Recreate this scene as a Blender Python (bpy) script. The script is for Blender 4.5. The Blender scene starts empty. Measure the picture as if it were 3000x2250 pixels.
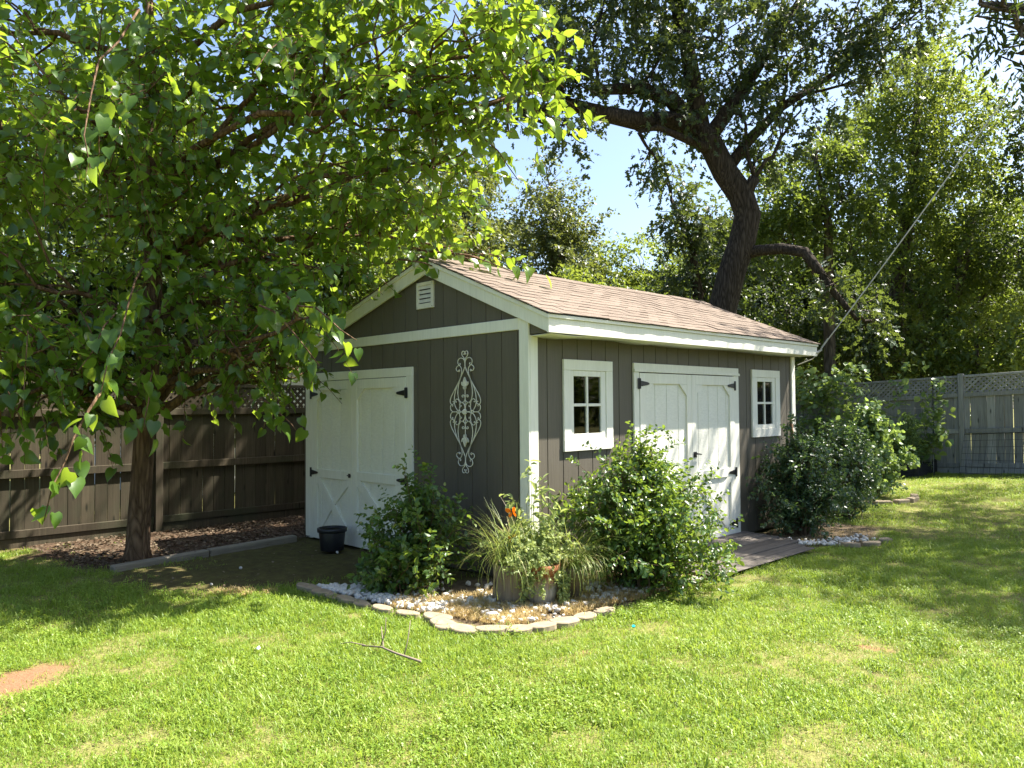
import bpy, math, random
import numpy as np
from mathutils import Vector, Matrix, noise as mnoise
random.seed(7); RNG = np.random.default_rng(7)
SC = bpy.context.scene; COL = SC.collection

# ------------------------------------------------------------------ camera, sky, sun, exposure
F_PX, CAM = 2268.57, np.array([4.643, -4.7263, 1.5196])
PITCH, ROLL, YAW = 0.0289, -0.0077, -0.798
_fw = np.array([math.sin(YAW), math.cos(YAW), 0]); _rt = np.array([math.cos(YAW), -math.sin(YAW), 0]); _up = np.array([0, 0, 1.])
_f2 = _fw*math.cos(PITCH) + _up*math.sin(PITCH); _u2 = _up*math.cos(PITCH) - _fw*math.sin(PITCH)
RT = _rt*math.cos(ROLL) + _u2*math.sin(ROLL); UP = _u2*math.cos(ROLL) - _rt*math.sin(ROLL); FW = _f2
cd = bpy.data.cameras.new('camera'); cam = bpy.data.objects.new('camera', cd); COL.objects.link(cam)
cd.sensor_fit = 'HORIZONTAL'; cd.sensor_width = 36; cd.lens = F_PX/3000*36; cd.clip_start = .05; cd.clip_end = 2000
cam.matrix_world = Matrix([[RT[i], UP[i], -FW[i], CAM[i]] for i in range(3)] + [[0, 0, 0, 1]])
SC.camera = cam
SUN = np.array([.315, .61, 1.0]); SUN = SUN/np.linalg.norm(SUN)
EL = math.asin(SUN[2]); AZ = math.atan2(SUN[0], SUN[1])
w = bpy.data.worlds.new('World'); SC.world = w; w.use_nodes = True
nt = w.node_tree; bg = nt.nodes['Background']; sky = nt.nodes.new('ShaderNodeTexSky')
sky.sky_type = 'NISHITA'; sky.sun_disc = False; sky.sun_elevation = EL; sky.sun_rotation = AZ
sky.air_density = 1.0; sky.dust_density = 2.2; sky.ozone_density = 2.2
nt.links.new(sky.outputs[0], bg.inputs[0]); bg.inputs[1].default_value = .082
sl = bpy.data.lights.new('sun', 'SUN'); sl.energy = 5.0; sl.angle = math.radians(.53); sl.color = (1, .94, .84)
so = bpy.data.objects.new('sun', sl); COL.objects.link(so)
so.rotation_euler = Vector(SUN).to_track_quat('Z', 'Y').to_euler(); so.location = (10, 20, 30)
SC.view_settings.view_transform = 'Standard'; SC.view_settings.look = 'None'
SC.view_settings.exposure = 1.88; SC.view_settings.gamma = 1
SC.cycles.max_bounces = 8; SC.cycles.diffuse_bounces = 4; SC.cycles.transmission_bounces = 6; SC.cycles.transparent_max_bounces = 12
SC.cycles.use_denoising = True

def at(x, y, depth):
    """a point DEPTH metres ahead, seen at (x, y) on a 2212 x 1659 view of the photograph"""
    x, y = x*3000/2212, y*3000/2212
    return CAM + (FW + RT*(x-1500)/F_PX - UP*(y-1125)/F_PX)*depth

def zg(x, y):
    """height of the ground: level round the shed, rising a little towards the back fence"""
    t = np.clip((np.asarray(y, float)-5.5)/6.5, 0, 1); t = t*t*(3-2*t)
    return t*(.16+.045*np.clip(x, -3, 5))

# ------------------------------------------------------------------ objects
def link(name, me, mat=None, parent=None, **props):
    o = bpy.data.objects.new(name, me); COL.objects.link(o)
    if mat is not None and me is not None and not me.materials: me.materials.append(mat)
    if parent is not None: o.parent = parent
    for k, v in props.items():
        if v: o[k] = v
    return o
def thing(name, label, cat, group=None, me=None, mat=None, kind=None):
    return link(name, me, mat, None, label=label, category=cat, group=group, kind=kind)
def np_mesh(name, V, faces, mat=None, fv=None, smooth=False):
    """faces: one (m,k) int array or a list of such arrays; fv: one float per face"""
    if not isinstance(faces, (list, tuple)): faces = [faces]
    faces = [np.asarray(f, np.int32) for f in faces if len(f)]
    me = bpy.data.meshes.new(name)
    V = np.asarray(V, np.float32); me.vertices.add(len(V)); me.vertices.foreach_set('co', V.ravel())
    nl = sum(f.size for f in faces); nf = sum(len(f) for f in faces)
    me.loops.add(nl); me.polygons.add(nf)
    me.loops.foreach_set('vertex_index', np.concatenate([f.ravel() for f in faces]))
    tot = np.concatenate([np.full(len(f), f.shape[1], np.int32) for f in faces])
    me.polygons.foreach_set('loop_start', np.concatenate([[0], np.cumsum(tot)[:-1]]).astype(np.int32))
    if smooth: me.polygons.foreach_set('use_smooth', np.ones(nf, bool))
    if fv is not None:
        a = me.attributes.new('v', 'FLOAT', 'FACE'); a.data.foreach_set('value', np.asarray(fv, np.float32))
    me.update(calc_edges=True)
    if mat: me.materials.append(mat)
    return me

class MB:
    def __init__(s): s.v, s.f = [], []
    def box(s, x0, x1, y0, y1, z0, z1):
        n = len(s.v); s.v += [(x, y, z) for z in (z0, z1) for y in (y0, y1) for x in (x0, x1)]
        s.f += [tuple(n+i for i in q) for q in ((0, 2, 3, 1), (4, 5, 7, 6), (0, 1, 5, 4), (1, 3, 7, 5), (3, 2, 6, 7), (2, 0, 4, 6))]
        return s
    def prism(s, pts, a0, a1, axis):
        """polygon of 2-D pts given in the two other axes, extruded along AXIS"""
        n = len(s.v); k = len(pts)
        for a in (a0, a1):
            for p in pts:
                q = list(p); q.insert(axis, a); s.v.append(tuple(q))
        s.f += [tuple(range(n, n+k))[::-1], tuple(range(n+k, n+2*k))]
        s.f += [(n+i, n+(i+1) % k, n+k+(i+1) % k, n+k+i) for i in range(k)]
        return s
    def tube(s, pts, r, sides=6, cap=True):
        pts = [np.asarray(p, float) for p in pts]; n = len(pts)
        rs = r if hasattr(r, '__len__') else [r]*n
        b = len(s.v); ref = None
        for i, p in enumerate(pts):
            t = pts[min(i+1, n-1)]-pts[max(i-1, 0)]; t = t/(np.linalg.norm(t)+1e-9)
            if ref is None: ref = np.array([1, 0, 0]) if abs(t[0]) < .8 else np.array([0, 1, 0])
            a = ref-t*(ref@t); a = a/(np.linalg.norm(a)+1e-9); ref = a; c = np.cross(t, a)
            for k in range(sides):
                th = 2*math.pi*k/sides; s.v.append(tuple(p+(a*math.cos(th)+c*math.sin(th))*rs[i]))
        for i in range(n-1):
            for k in range(sides):
                k2 = (k+1) % sides; s.f.append((b+i*sides+k, b+i*sides+k2, b+(i+1)*sides+k2, b+(i+1)*sides+k))
        if cap:
            s.f.append(tuple(range(b, b+sides))[::-1]); s.f.append(tuple(range(b+(n-1)*sides, b+n*sides)))
        return s
    def lathe(s, prof, sides=28, c=(0, 0, 0)):
        b = len(s.v); n = len(prof)
        for r, z in prof:
            for k in range(sides):
                th = 2*math.pi*k/sides; s.v.append((c[0]+r*math.cos(th), c[1]+r*math.sin(th), c[2]+z))
        for i in range(n-1):
            for k in range(sides):
                k2 = (k+1) % sides; s.f.append((b+i*sides+k, b+i*sides+k2, b+(i+1)*sides+k2, b+(i+1)*sides+k))
        return s
    def mesh(s, name, mat=None, bevel=0, smooth=False):
        me = bpy.data.meshes.new(name); me.from_pydata([tuple(map(float, v)) for v in s.v], [], s.f); me.update()
        if bevel:
            import bmesh
            bm = bmesh.new(); bm.from_mesh(me)
            bmesh.ops.bevel(bm, geom=[e for e in bm.edges], offset=bevel, segments=1, affect='EDGES'); bm.to_mesh(me); bm.free()
        if smooth: me.polygons.foreach_set('use_smooth', np.ones(len(me.polygons), bool))
        if mat: me.materials.append(mat)
        return me
    def build(s, name, mat, parent=None, bevel=0, smooth=False, **props):
        return link(name, s.mesh(name, mat, bevel, smooth), None, parent, **props)
def box(name, mat, parent, x0, x1, y0, y1, z0, z1, bevel=.003, **props):
    return MB().box(x0, x1, y0, y1, z0, z1).build(name, mat, parent, bevel, **props)

# ------------------------------------------------------------------ materials
class NT:
    def __init__(s, name):
        s.m = bpy.data.materials.new(name); s.m.use_nodes = True; s.t = s.m.node_tree
        s.b = s.t.nodes['Principled BSDF']; s.out = s.t.nodes['Material Output']
    def n(s, typ, **kw):
        x = s.t.nodes.new(typ)
        for k, v in kw.items():
            if hasattr(x, k) and k not in x.inputs: setattr(x, k, v)
            else: x.inputs[k].default_value = v
        return x
    def l(s, a, b): s.t.links.new(a, b)
    def coord(s, scale=(1, 1, 1), out='Object', rnd=False):
        tc = s.n('ShaderNodeTexCoord'); mp = s.n('ShaderNodeMapping'); mp.inputs['Scale'].default_value = scale
        s.l(tc.outputs[out], mp.inputs[0])
        if rnd:
            oi = s.n('ShaderNodeObjectInfo'); cx = s.n('ShaderNodeCombineXYZ'); mu = s.n('ShaderNodeMath', operation='MULTIPLY'); mu.inputs[1].default_value = 57
            s.l(oi.outputs['Random'], mu.inputs[0])
            for i in range(3): s.l(mu.outputs[0], cx.inputs[i])
            s.l(cx.outputs[0], mp.inputs['Location'])
        return mp.outputs[0]
    def noise(s, vec, scale, detail=4, rough=.55):
        x = s.n('ShaderNodeTexNoise'); x.inputs['Scale'].default_value = scale; x.inputs['Detail'].default_value = detail; x.inputs['Roughness'].default_value = rough
        if vec is not None: s.l(vec, x.inputs['Vector'])
        return x.outputs['Fac']
    def ramp(s, fac, stops):
        r = s.n('ShaderNodeValToRGB'); e = r.color_ramp.elements
        while len(e) < len(stops): e.new(.5)
        for i, (p, c) in enumerate(stops): e[i].position = p; e[i].color = (*c, 1) if len(c) == 3 else c
        s.l(fac, r.inputs[0]); return r.outputs[0]
    def mix(s, fac, a, b, blend='MIX'):
        x = s.n('ShaderNodeMix', data_type='RGBA', blend_type=blend)
        for v, i in ((fac, 0), (a, 6), (b, 7)):
            if isinstance(v, (int, float)): x.inputs[i].default_value = v
            elif isinstance(v, tuple): x.inputs[i].default_value = (*v, 1)
            else: s.l(v, x.inputs[i])
        return x.outputs[2]
    def math(s, op, a, b=None):
        x = s.n('ShaderNodeMath', operation=op)
        for i, v in enumerate((a, b)):
            if v is None: continue
            if isinstance(v, (int, float)): x.inputs[i].default_value = v
            else: s.l(v, x.inputs[i])
        return x.outputs[0]
    def bump(s, h, strength=.4, dist=.01):
        b = s.n('ShaderNodeBump'); b.inputs['Strength'].default_value = strength; b.inputs['Distance'].default_value = dist
        s.l(h, b.inputs['Height']); s.l(b.outputs[0], s.b.inputs['Normal'])
    def col(s, c):
        if isinstance(c, tuple): s.b.inputs['Base Color'].default_value = (*c, 1)
        else: s.l(c, s.b.inputs['Base Color'])
    def rough(s, r, spec=None):
        s.b.inputs['Roughness'].default_value = r
        if spec is not None: s.b.inputs['Specular IOR Level'].default_value = spec
        return s

def wood_mat(name, dark, light, knots=.5, grain=(60, 60, 3), rough=.85, stain=None):
    t = NT(name); v = t.coord(grain, rnd=True); g = t.noise(v, 1.0, 6, .65)
    v2 = t.coord((4, 4, 1.2), rnd=True); blotch = t.noise(v2, 1.6, 4)
    c = t.ramp(g, [(.28, dark), (.72, light)])
    c = t.mix(t.ramp(blotch, [(.35, (0, 0, 0)), (.75, (1, 1, 1))]), c, tuple(x*.6 for x in light), 'MIX') if knots else c
    oi = t.n('ShaderNodeObjectInfo')
    hs = t.n('ShaderNodeHueSaturation'); t.l(c, hs.inputs['Color'])
    t.l(t.math('ADD', t.math('MULTIPLY', oi.outputs['Random'], .5), .75), hs.inputs['Value'])
    c = hs.outputs[0]
    if knots:
        vo = t.n('ShaderNodeTexVoronoi'); vo.inputs['Scale'].default_value = 1; t.l(t.coord((9, 9, 2.4), rnd=True), vo.inputs['Vector'])
        c = t.mix(t.ramp(vo.outputs['Distance'], [(.05, (1, 1, 1)), (.16, (0, 0, 0))]), c, tuple(x*.35 for x in dark))
    if stain: c = t.mix(t.ramp(t.noise(t.coord((1.5, 1.5, 1.5), 'Object'), 1.2, 5), [(.45, (0, 0, 0)), (.7, (1, 1, 1))]), c, stain)
    t.col(c); t.rough(rough, .25); t.bump(g, .5, .004); return t.m

def paint_mat(name, base, dirt, grain=(1, 1, 1), amount=.25, rough=.55, bump=.25, fade=None):
    t = NT(name); big = t.noise(t.coord((1.3, 1.3, .6), rnd=True), 3, 5, .6)
    c = t.mix(t.ramp(big, [(.42, (0, 0, 0)), (.85, (amount,)*3)]), base, dirt)
    fine = t.noise(t.coord(grain, rnd=True), 1.0, 5, .6)
    c = t.mix(t.ramp(fine, [(.3, (.35,)*3), (.62, (0, 0, 0))]), c, tuple(x*.7 for x in base))
    chips = t.noise(t.coord((7, 7, 3), rnd=True), 4, 6, .7)
    c = t.mix(t.ramp(chips, [(.70, (0, 0, 0)), (.74, (.6,)*3)]), c, dirt)
    # splash dirt on the lowest half metre, as real soiling of the paint
    t.col(c); t.rough(rough, .3); t.bump(fine, bump, .004); return t.m

def leaf_mat(name, dark, light, trans, tfac=.38, rough=.42, spec=.5, tipc=None):
    t = NT(name); a = t.n('ShaderNodeAttribute', attribute_name='v')
    stops = [(0, dark), (.75, light)] + ([(1, tipc)] if tipc else [])
    c = t.ramp(a.outputs['Fac'], stops)
    nz = t.noise(t.coord((1, 1, 1), 'Object'), .9, 2)
    c = t.mix(t.ramp(nz, [(.35, (0, 0, 0)), (.7, (.35,)*3)]), c, tuple(min(1, x*1.45) for x in light))
    t.col(c); t.rough(rough, spec)
    tr = t.n('ShaderNodeBsdfTranslucent')
    t.l(t.mix(a.outputs['Fac'], tuple(x*.75 for x in trans), trans), tr.inputs['Color'])
    mx = t.n('ShaderNodeMixShader'); mx.inputs[0].default_value = tfac
    t.l(t.b.outputs[0], mx.inputs[1]); t.l(tr.outputs[0], mx.inputs[2]); t.l(mx.outputs[0], t.out.inputs[0])
    return t.m

def bark_mat(name, dark, light, scale=14, bump=1.0):
    t = NT(name); v = t.coord((1, 1, .16)); n = t.noise(v, scale, 6, .7)
    vo = t.n('ShaderNodeTexVoronoi', feature='DISTANCE_TO_EDGE'); vo.inputs['Scale'].default_value = scale*1.2
    mx = t.n('ShaderNodeMix', data_type='VECTOR'); t.l(v, mx.inputs[4]); nn = t.n('ShaderNodeTexNoise'); nn.inputs['Scale'].default_value = 3; t.l(v, nn.inputs['Vector']); t.l(nn.outputs['Color'], mx.inputs[5]); mx.inputs[0].default_value = .25
    t.l(mx.outputs[1], vo.inputs['Vector'])
    h = t.math('ADD', n, t.math('MULTIPLY', vo.outputs['Distance'], 1.5))
    t.col(t.ramp(h, [(.35, dark), (.95, light)])); t.rough(.95, .15); t.bump(h, bump, .02); return t.m

def plain(name, c, rough=.6, metal=0, spec=.4, var=.15, scale=8, bump=0):
    t = NT(name); n = t.noise(t.coord((1, 1, 1), rnd=True), scale, 5)
    t.col(t.ramp(n, [(.3, tuple(x*(1-var) for x in c)), (.7, tuple(min(1, x*(1+var)) for x in c))]))
    t.rough(rough, spec); t.b.inputs['Metallic'].default_value = metal
    if bump: t.bump(n, bump, .005)
    return t.m

M = {}
M['siding'] = paint_mat('brown_grey_paint', (.116, .102, .079), (.15, .132, .104), (70, 70, 3), .5, .6, .5)
M['white'] = paint_mat('white_trim_paint', (.80, .785, .70), (.60, .57, .44), (60, 60, 4), .35, .5, .2)
M['white_panel'] = paint_mat('white_panel_paint', (.79, .78, .70), (.62, .60, .48), (22, 22, 60), .4, .5, .7)
M['soffit'] = paint_mat('soffit_paint', (.72, .71, .62), (.50, .47, .33), (5, 5, 5), .6, .6, .2)
M['iron'] = plain('black_iron', (.012, .012, .013), .45, 0, .5)
M['vent'] = plain('vent_metal', (.70, .67, .60), .5, 0, .4)
M['orn'] = plain('cream_wrought_iron', (.68, .66, .57), .5, 0, .4, .2, 30)
M['dark_in'] = plain('shed_interior_wood', (.09, .06, .04), .9)
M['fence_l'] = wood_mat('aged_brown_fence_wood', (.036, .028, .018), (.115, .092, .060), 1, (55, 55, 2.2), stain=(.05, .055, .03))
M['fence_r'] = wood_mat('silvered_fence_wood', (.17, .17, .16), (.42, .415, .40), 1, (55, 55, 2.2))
M['deck'] = wood_mat('weathered_deck_wood', (.06, .052, .044), (.19, .165, .14), 1, (60, 2.5, 60))
M['timber'] = wood_mat('landscape_timber_wood', (.12, .10, .075), (.28, .245, .19), 1, (50, 3, 50))
M['tool'] = wood_mat('tool_handle_wood', (.13, .07, .035), (.25, .15, .08), 0, (60, 60, 3))
M['bark_mul'] = bark_mat('mulberry_bark', (.05, .028, .016), (.20, .125, .075), 22)
M['bark_oak'] = bark_mat('oak_bark', (.012, .0095, .0075), (.075, .060, .047), 26, .7)
M['bark'] = bark_mat('grey_bark', (.03, .025, .018), (.13, .105, .08), 12)
M['twig'] = plain('twig_bark', (.10, .065, .035), .8)
M['green_stem'] = plain('green_stem', (.14, .17, .06), .6)
M['leaf_mul'] = leaf_mat('mulberry_leaf', (.026, .068, .012), (.075, .150, .020), (.40, .56, .04), .46, .30, .6)
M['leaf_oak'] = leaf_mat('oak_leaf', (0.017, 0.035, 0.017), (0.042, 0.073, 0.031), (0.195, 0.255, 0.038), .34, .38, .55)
M['leaf_bg'] = leaf_mat('woodland_leaf', (0.030, 0.059, 0.012), (0.072, 0.117, 0.022), (0.281, 0.367, 0.043), .42, .45, .5)
M['leaf_olive'] = leaf_mat('olive_green_leaf', (0.038, 0.053, 0.017), (0.086, 0.112, 0.036), (0.256, 0.296, 0.048), .36, .45, .5)
M['leaf_light'] = leaf_mat('light_green_leaf', (0.046, 0.080, 0.016), (0.104, 0.159, 0.030), (0.352, 0.432, 0.052), .43, .45, .5)
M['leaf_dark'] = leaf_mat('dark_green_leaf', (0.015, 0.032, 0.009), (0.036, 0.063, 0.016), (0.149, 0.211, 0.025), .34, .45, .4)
M['leaf_shrub'] = leaf_mat('shrub_leaf', (0.029, 0.070, 0.019), (0.076, 0.145, 0.031), (0.306, 0.432, 0.045), .36, .35, .6, (.24, .24, .05))
M['leaf_shrub2'] = leaf_mat('blue_green_shrub_leaf', (0.021, 0.053, 0.026), (0.053, 0.101, 0.045), (0.176, 0.288, 0.056), .30, .36, .6)
M['leaf_herb'] = leaf_mat('herb_leaf', (.16, .23, .07), (.32, .38, .15), (.5, .58, .16), .35, .5, .4)
M['leaf_vine'] = leaf_mat('vine_leaf', (.07, .14, .055), (.17, .25, .11), (.40, .54, .10), .36, .38, .6)
M['blade'] = leaf_mat('long_grass_blade', (.11, .18, .035), (.25, .32, .08), (.44, .52, .10), .38, .45, .4, (.38, .30, .15))
M['terracotta'] = None

# ------------------------------------------------------------------ ground, zones, lawn
def smooth_noise(P, sc, seed=0):
    """cheap value noise on 2-D points"""
    g = np.random.default_rng(seed).random((64, 64)); q = np.asarray(P)*sc
    i = np.floor(q).astype(int); f = q-i; f = f*f*(3-2*f)
    a = g[i[:, 0] % 64, i[:, 1] % 64]; b = g[(i[:, 0]+1) % 64, i[:, 1] % 64]; c = g[i[:, 0] % 64, (i[:, 1]+1) % 64]; d = g[(i[:, 0]+1) % 64, (i[:, 1]+1) % 64]
    return (a*(1-f[:, 0])+b*f[:, 0])*(1-f[:, 1])+(c*(1-f[:, 0])+d*f[:, 0])*f[:, 1]
def in_poly(P, poly):
    P = np.asarray(P); r = np.zeros(len(P), bool); n = len(poly)
    for i in range(n):
        x0, y0 = poly[i]; x1, y1 = poly[(i+1) % n]
        c = ((y0 > P[:, 1]) != (y1 > P[:, 1])) & (P[:, 0] < (x1-x0)*(P[:, 1]-y0)/(y1-y0+1e-12)+x0); r ^= c
    return r
BED = [(-1.36, -1.34), (-1.02, -1.36), (-.6, -1.33), (-.2, -1.29), (.25, -1.2), (.58, -1.2), (.80, -1.0), (.90, -.7), (.95, -.3), (.97, .3), (.95, 1.3), (.0, 1.3), (0, 0), (-.5, 0), (-.95, -.7), (-1.25, -1.15)]
BED2 = [(0, 3.5), (.75, 3.35), (1.25, 3.75), (1.2, 4.5), (.9, 5.2), (0, 5.2)]
MOSS = [(-3.3, -2.35), (-3.62, -.2), (-3.7, .1), (0, .1), (-.45, -.1), (-.95, -.75), (-1.3, -1.2), (-1.45, -1.5), (-1.8, -2.05), (-2.2, -2.45), (-2.8, -2.5)]
MULCH = [(-6, -2.35), (-4.9, -2.75), (-3.9, -2.55), (-3.3, -2.35), (-3.62, -.2), (-3.75, 5.5), (-6, 5.5)]
def near(P, poly, d):
    r = in_poly(P, poly).astype(float)
    for a in np.linspace(0, 2*math.pi, 8, endpoint=False): r = r+in_poly(np.asarray(P)+d*np.array([math.cos(a), math.sin(a)]), poly)
    return r/9
DIRT = [(-.50, -3.70, .26, .24), (-.22, -3.98, .30, .18), (1.55, -1.05, .08, .05), (2.55, -1.15, .07, .04), (2.75, .35, .09, .05), (2.9, -2.3, .06, .05)]
def zones(P):
    P = np.asarray(P, float); j = np.stack([smooth_noise(P, 5, 1)-.5, smooth_noise(P, 5, 2)-.5], 1)*.28
    Q = P+j
    mulch = near(Q, MULCH, .10); moss = near(Q, MOSS, .10); bed = np.maximum(near(P, BED, .03), near(P, BED2, .05))
    d = np.zeros(len(P))
    for x, y, rx, ry in DIRT:
        u = np.hypot((Q[:, 0]-x)/rx, (Q[:, 1]-y)/ry); d = np.maximum(d, np.clip((1.55-u)/.9, 0, 1))
    return mulch, moss, bed, d

def build_ground():
    fx = np.unique(np.round(np.concatenate([np.linspace(-250, -12, 14), np.arange(-12, -6.2, .5), np.arange(-6.2, 6.2, .06), np.arange(6.2, 14, .6), np.linspace(14, 250, 14)]), 3))
    fy = np.unique(np.round(np.concatenate([np.linspace(-250, -12, 14), np.arange(-12, -5.2, .5), np.arange(-5.2, 5.5, .06), np.arange(5.5, 13, .12), np.arange(13, 24, .8), np.linspace(24, 250, 14)]), 3))
    X, Y = np.meshgrid(fx, fy); P = np.stack([X.ravel(), Y.ravel()], 1)
    mulch, moss, bed, dirt = zones(P)
    z = zg(P[:, 0], P[:, 1])+(smooth_noise(P, 1.7, 5)-.5)*.03+(smooth_noise(P, 7, 6)-.5)*.012
    z = z-.02+.01*mulch
    nx, ny = len(fx), len(fy); i = np.arange(nx*ny).reshape(ny, nx)
    q = np.stack([i[:-1, :-1].ravel(), i[:-1, 1:].ravel(), i[1:, 1:].ravel(), i[1:, :-1].ravel()], 1)
    me = np_mesh('ground', np.column_stack([P, z]), q, smooth=True)
    a = me.color_attributes.new('zone', 'FLOAT_COLOR', 'POINT')
    a.data.foreach_set('color', np.column_stack([mulch, moss, bed, dirt]).astype(np.float32).ravel())
    t = NT('yard_ground'); at_ = t.n('ShaderNodeAttribute', attribute_name='zone'); sp = t.n('ShaderNodeSeparateColor'); t.l(at_.outputs['Color'], sp.inputs[0])
    co = t.coord((1, 1, 1)); n1 = t.noise(co, 9, 6, .7); n2 = t.noise(co, 60, 4, .7); n3 = t.noise(co, 1.3, 4)
    lawn = t.ramp(n2, [(.3, (.10, .105, .032)), (.55, (.19, .185, .062)), (.8, (.32, .26, .13))])
    lawn = t.mix(t.ramp(n1, [(.5, (0, 0, 0)), (.75, (.8,)*3)]), lawn, (.17, .13, .07))
    mul = t.ramp(n1, [(.3, (.030, .020, .012)), (.55, (.075, .048, .030)), (.75, (.16, .105, .07))])
    mul = t.mix(t.ramp(n2, [(.5, (0, 0, 0)), (.75, (.7,)*3)]), mul, (.19, .13, .09))
    mos = t.ramp(n1, [(.35, (.075, .058, .028)), (.6, (.105, .096, .034)), (.8, (.15, .115, .06))])
    bedc = t.ramp(n1, [(.35, (.10, .075, .045)), (.7, (.26, .20, .13))])
    drt = t.ramp(n2, [(.3, (.17, .090, .048)), (.7, (.27, .155, .088))])
    c = t.mix(sp.outputs[0], lawn, mul); c = t.mix(sp.outputs[1], c, mos); c = t.mix(sp.outputs[2], c, bedc); c = t.mix(at_.outputs['Alpha'], c, drt)
    t.col(c); t.rough(.95, .1); t.bump(t.math('ADD', n1, t.math('MULTIPLY', n2, .5)), .8, .02)
    return link('ground', me, t.m, kind='structure')
build_ground()

def scatter(name, P, rot, scale, idx, variants, kind='stuff', parent=None, **props):
    """one object whose points carry copies of a few small meshes"""
    me = np_mesh(name, P, [np.zeros((0, 3), np.int32)]) if False else bpy.data.meshes.new(name)
    me.vertices.add(len(P)); me.vertices.foreach_set('co', np.asarray(P, np.float32).ravel())
    a = me.attributes.new('rot', 'FLOAT_VECTOR', 'POINT'); a.data.foreach_set('vector', np.asarray(rot, np.float32).ravel())
    a = me.attributes.new('scl', 'FLOAT', 'POINT'); a.data.foreach_set('value', np.asarray(scale, np.float32))
    a = me.attributes.new('idx', 'INT', 'POINT'); a.data.foreach_set('value', np.asarray(idx, np.int32))
    o = link(name, me, None, parent, kind=kind, **props)
    g = bpy.data.node_groups.new(name, 'GeometryNodeTree')
    g.interface.new_socket('Geometry', in_out='INPUT', socket_type='NodeSocketGeometry'); g.interface.new_socket('Geometry', in_out='OUTPUT', socket_type='NodeSocketGeometry')
    N = g.nodes.new; L = g.links.new
    gi, go, jn = N('NodeGroupInput'), N('NodeGroupOutput'), N('GeometryNodeJoinGeometry')
    def attr(nm, ty):
        x = N('GeometryNodeInputNamedAttribute'); x.data_type = ty; x.inputs['Name'].default_value = nm; return x.outputs[0]
    r, s_, k = attr('rot', 'FLOAT_VECTOR'), attr('scl', 'FLOAT'), attr('idx', 'INT')
    e = N('FunctionNodeEulerToRotation'); L(r, e.inputs[0])
    for i, vm in enumerate(variants):
        src = bpy.data.objects.new(name+'_source', vm); oi = N('GeometryNodeObjectInfo'); oi.inputs['Object'].default_value = src
        cp = N('FunctionNodeCompare'); cp.data_type = 'INT'; cp.operation = 'EQUAL'; L(k, cp.inputs[2]); cp.inputs[3].default_value = i
        ip = N('GeometryNodeInstanceOnPoints'); L(gi.outputs[0], ip.inputs['Points']); L(cp.outputs[0], ip.inputs['Selection'])
        L(oi.outputs['Geometry'], ip.inputs['Instance']); L(e.outputs[0], ip.inputs['Rotation']); L(s_, ip.inputs['Scale']); L(ip.outputs[0], jn.inputs[0])
    L(jn.outputs[0], go.inputs[0])
    md = o.modifiers.new('scatter', 'NODES'); md.node_group = g
    return o

# ------------------------------------------------------------------ leaves
def unit(a): return a/(np.linalg.norm(a, axis=-1, keepdims=True)+1e-9)
def T_heart():
    h = [(0, 0), (.26, -.10), (.43, .10), (.44, .36), (.30, .66), (.11, .90), (0, 1.06)]
    mid = [(0, 0), (0, .12), (0, .38), (0, .66), (0, .90)]
    V = [(x, y, .22*abs(x)-.30*y*y+.0) for x, y in mid]; r0 = len(V)
    V += [(x, y, .30*abs(x)-.30*y*y-.5*max(0, abs(x)-.25)**2) for x, y in h[1:]]; l0 = len(V)
    V += [(-x, y, z) for x, y, z in V[r0:r0+5]]
    tip = r0+5; R = list(range(r0, r0+5)); L = list(range(l0, l0+5))
    f = [(0, R[0], R[1], 1), (1, R[1], R[2], 2), (2, R[2], R[3], 3), (3, R[3], R[4], 4), (4, R[4], tip, tip), (0, 1, L[1], L[0]), (1, 2, L[2], L[1]), (2, 3, L[3], L[2]), (3, 4, L[4], L[3]), (4, tip, tip, L[4])]
    return np.array(V), [np.array([q for q in f if len(set(q)) == 4]), np.array([[a for i, a in enumerate(q) if a not in q[:i]] for q in f if len(set(q)) == 3])]
def T_lobed():
    V, F = T_heart(); V = V.copy()
    V[7] *= (.62, 1, 1); V[12] *= (.62, 1, 1)      # a notch half-way gives the lobed leaf of the same tree
    V[8] *= (1.15, 1, 1); V[13] *= (1.15, 1, 1); return V, F
def T_oak():
    h = [(.07, .12), (.30, .22), (.12, .36), (.44, .58), (.14, .66), (.22, .92), (0, 1.08)]
    V = [(0, 0, 0), (0, .36, 0), (0, .66, -.04)]; r0 = 3
    V += [(x, y, .25*x-.2*y*y) for x, y in h[:6]]; l0 = len(V); V += [(-x, y, .25*x-.2*y*y) for x, y in h[:6]]; tip = len(V); V.append((0, 1.08, -.2))
    f = []
    for o in (r0, l0): f += [(0, o, o+2), (0, o+2, 1), (o, o+1, o+2), (1, o+2, o+4), (o+2, o+3, o+4), (1, o+4, 2), (2, o+4, tip), (o+4, o+5, tip)]
    return np.array(V, float), [np.array(f)]
def T_small(wd=.30):
    V = [(0, 0, 0), (wd, .35, .10), (wd*.7, .75, .04), (0, 1, -.12), (-wd*.7, .75, .04), (-wd, .35, .10), (0, .5, -.02)]
    return np.array(V, float), [np.array([(0, 1, 6), (1, 2, 6), (2, 3, 6), (3, 4, 6), (4, 5, 6), (5, 0, 6)])]
def T_diamond(wd=.33):
    V = [(0, 0, 0), (wd, .45, .10), (0, 1, -.08), (-wd, .45, .10)]
    return np.array(V, float), [np.array([(0, 1, 2), (0, 2, 3)])]
TEMPL = {'heart': T_heart(), 'lobed': T_lobed(), 'oak': T_oak(), 'small': T_small(), 'narrow': T_small(.17), 'diamond': T_diamond(), 'lance': T_diamond(.16), 'broad': T_small(.46)}

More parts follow.
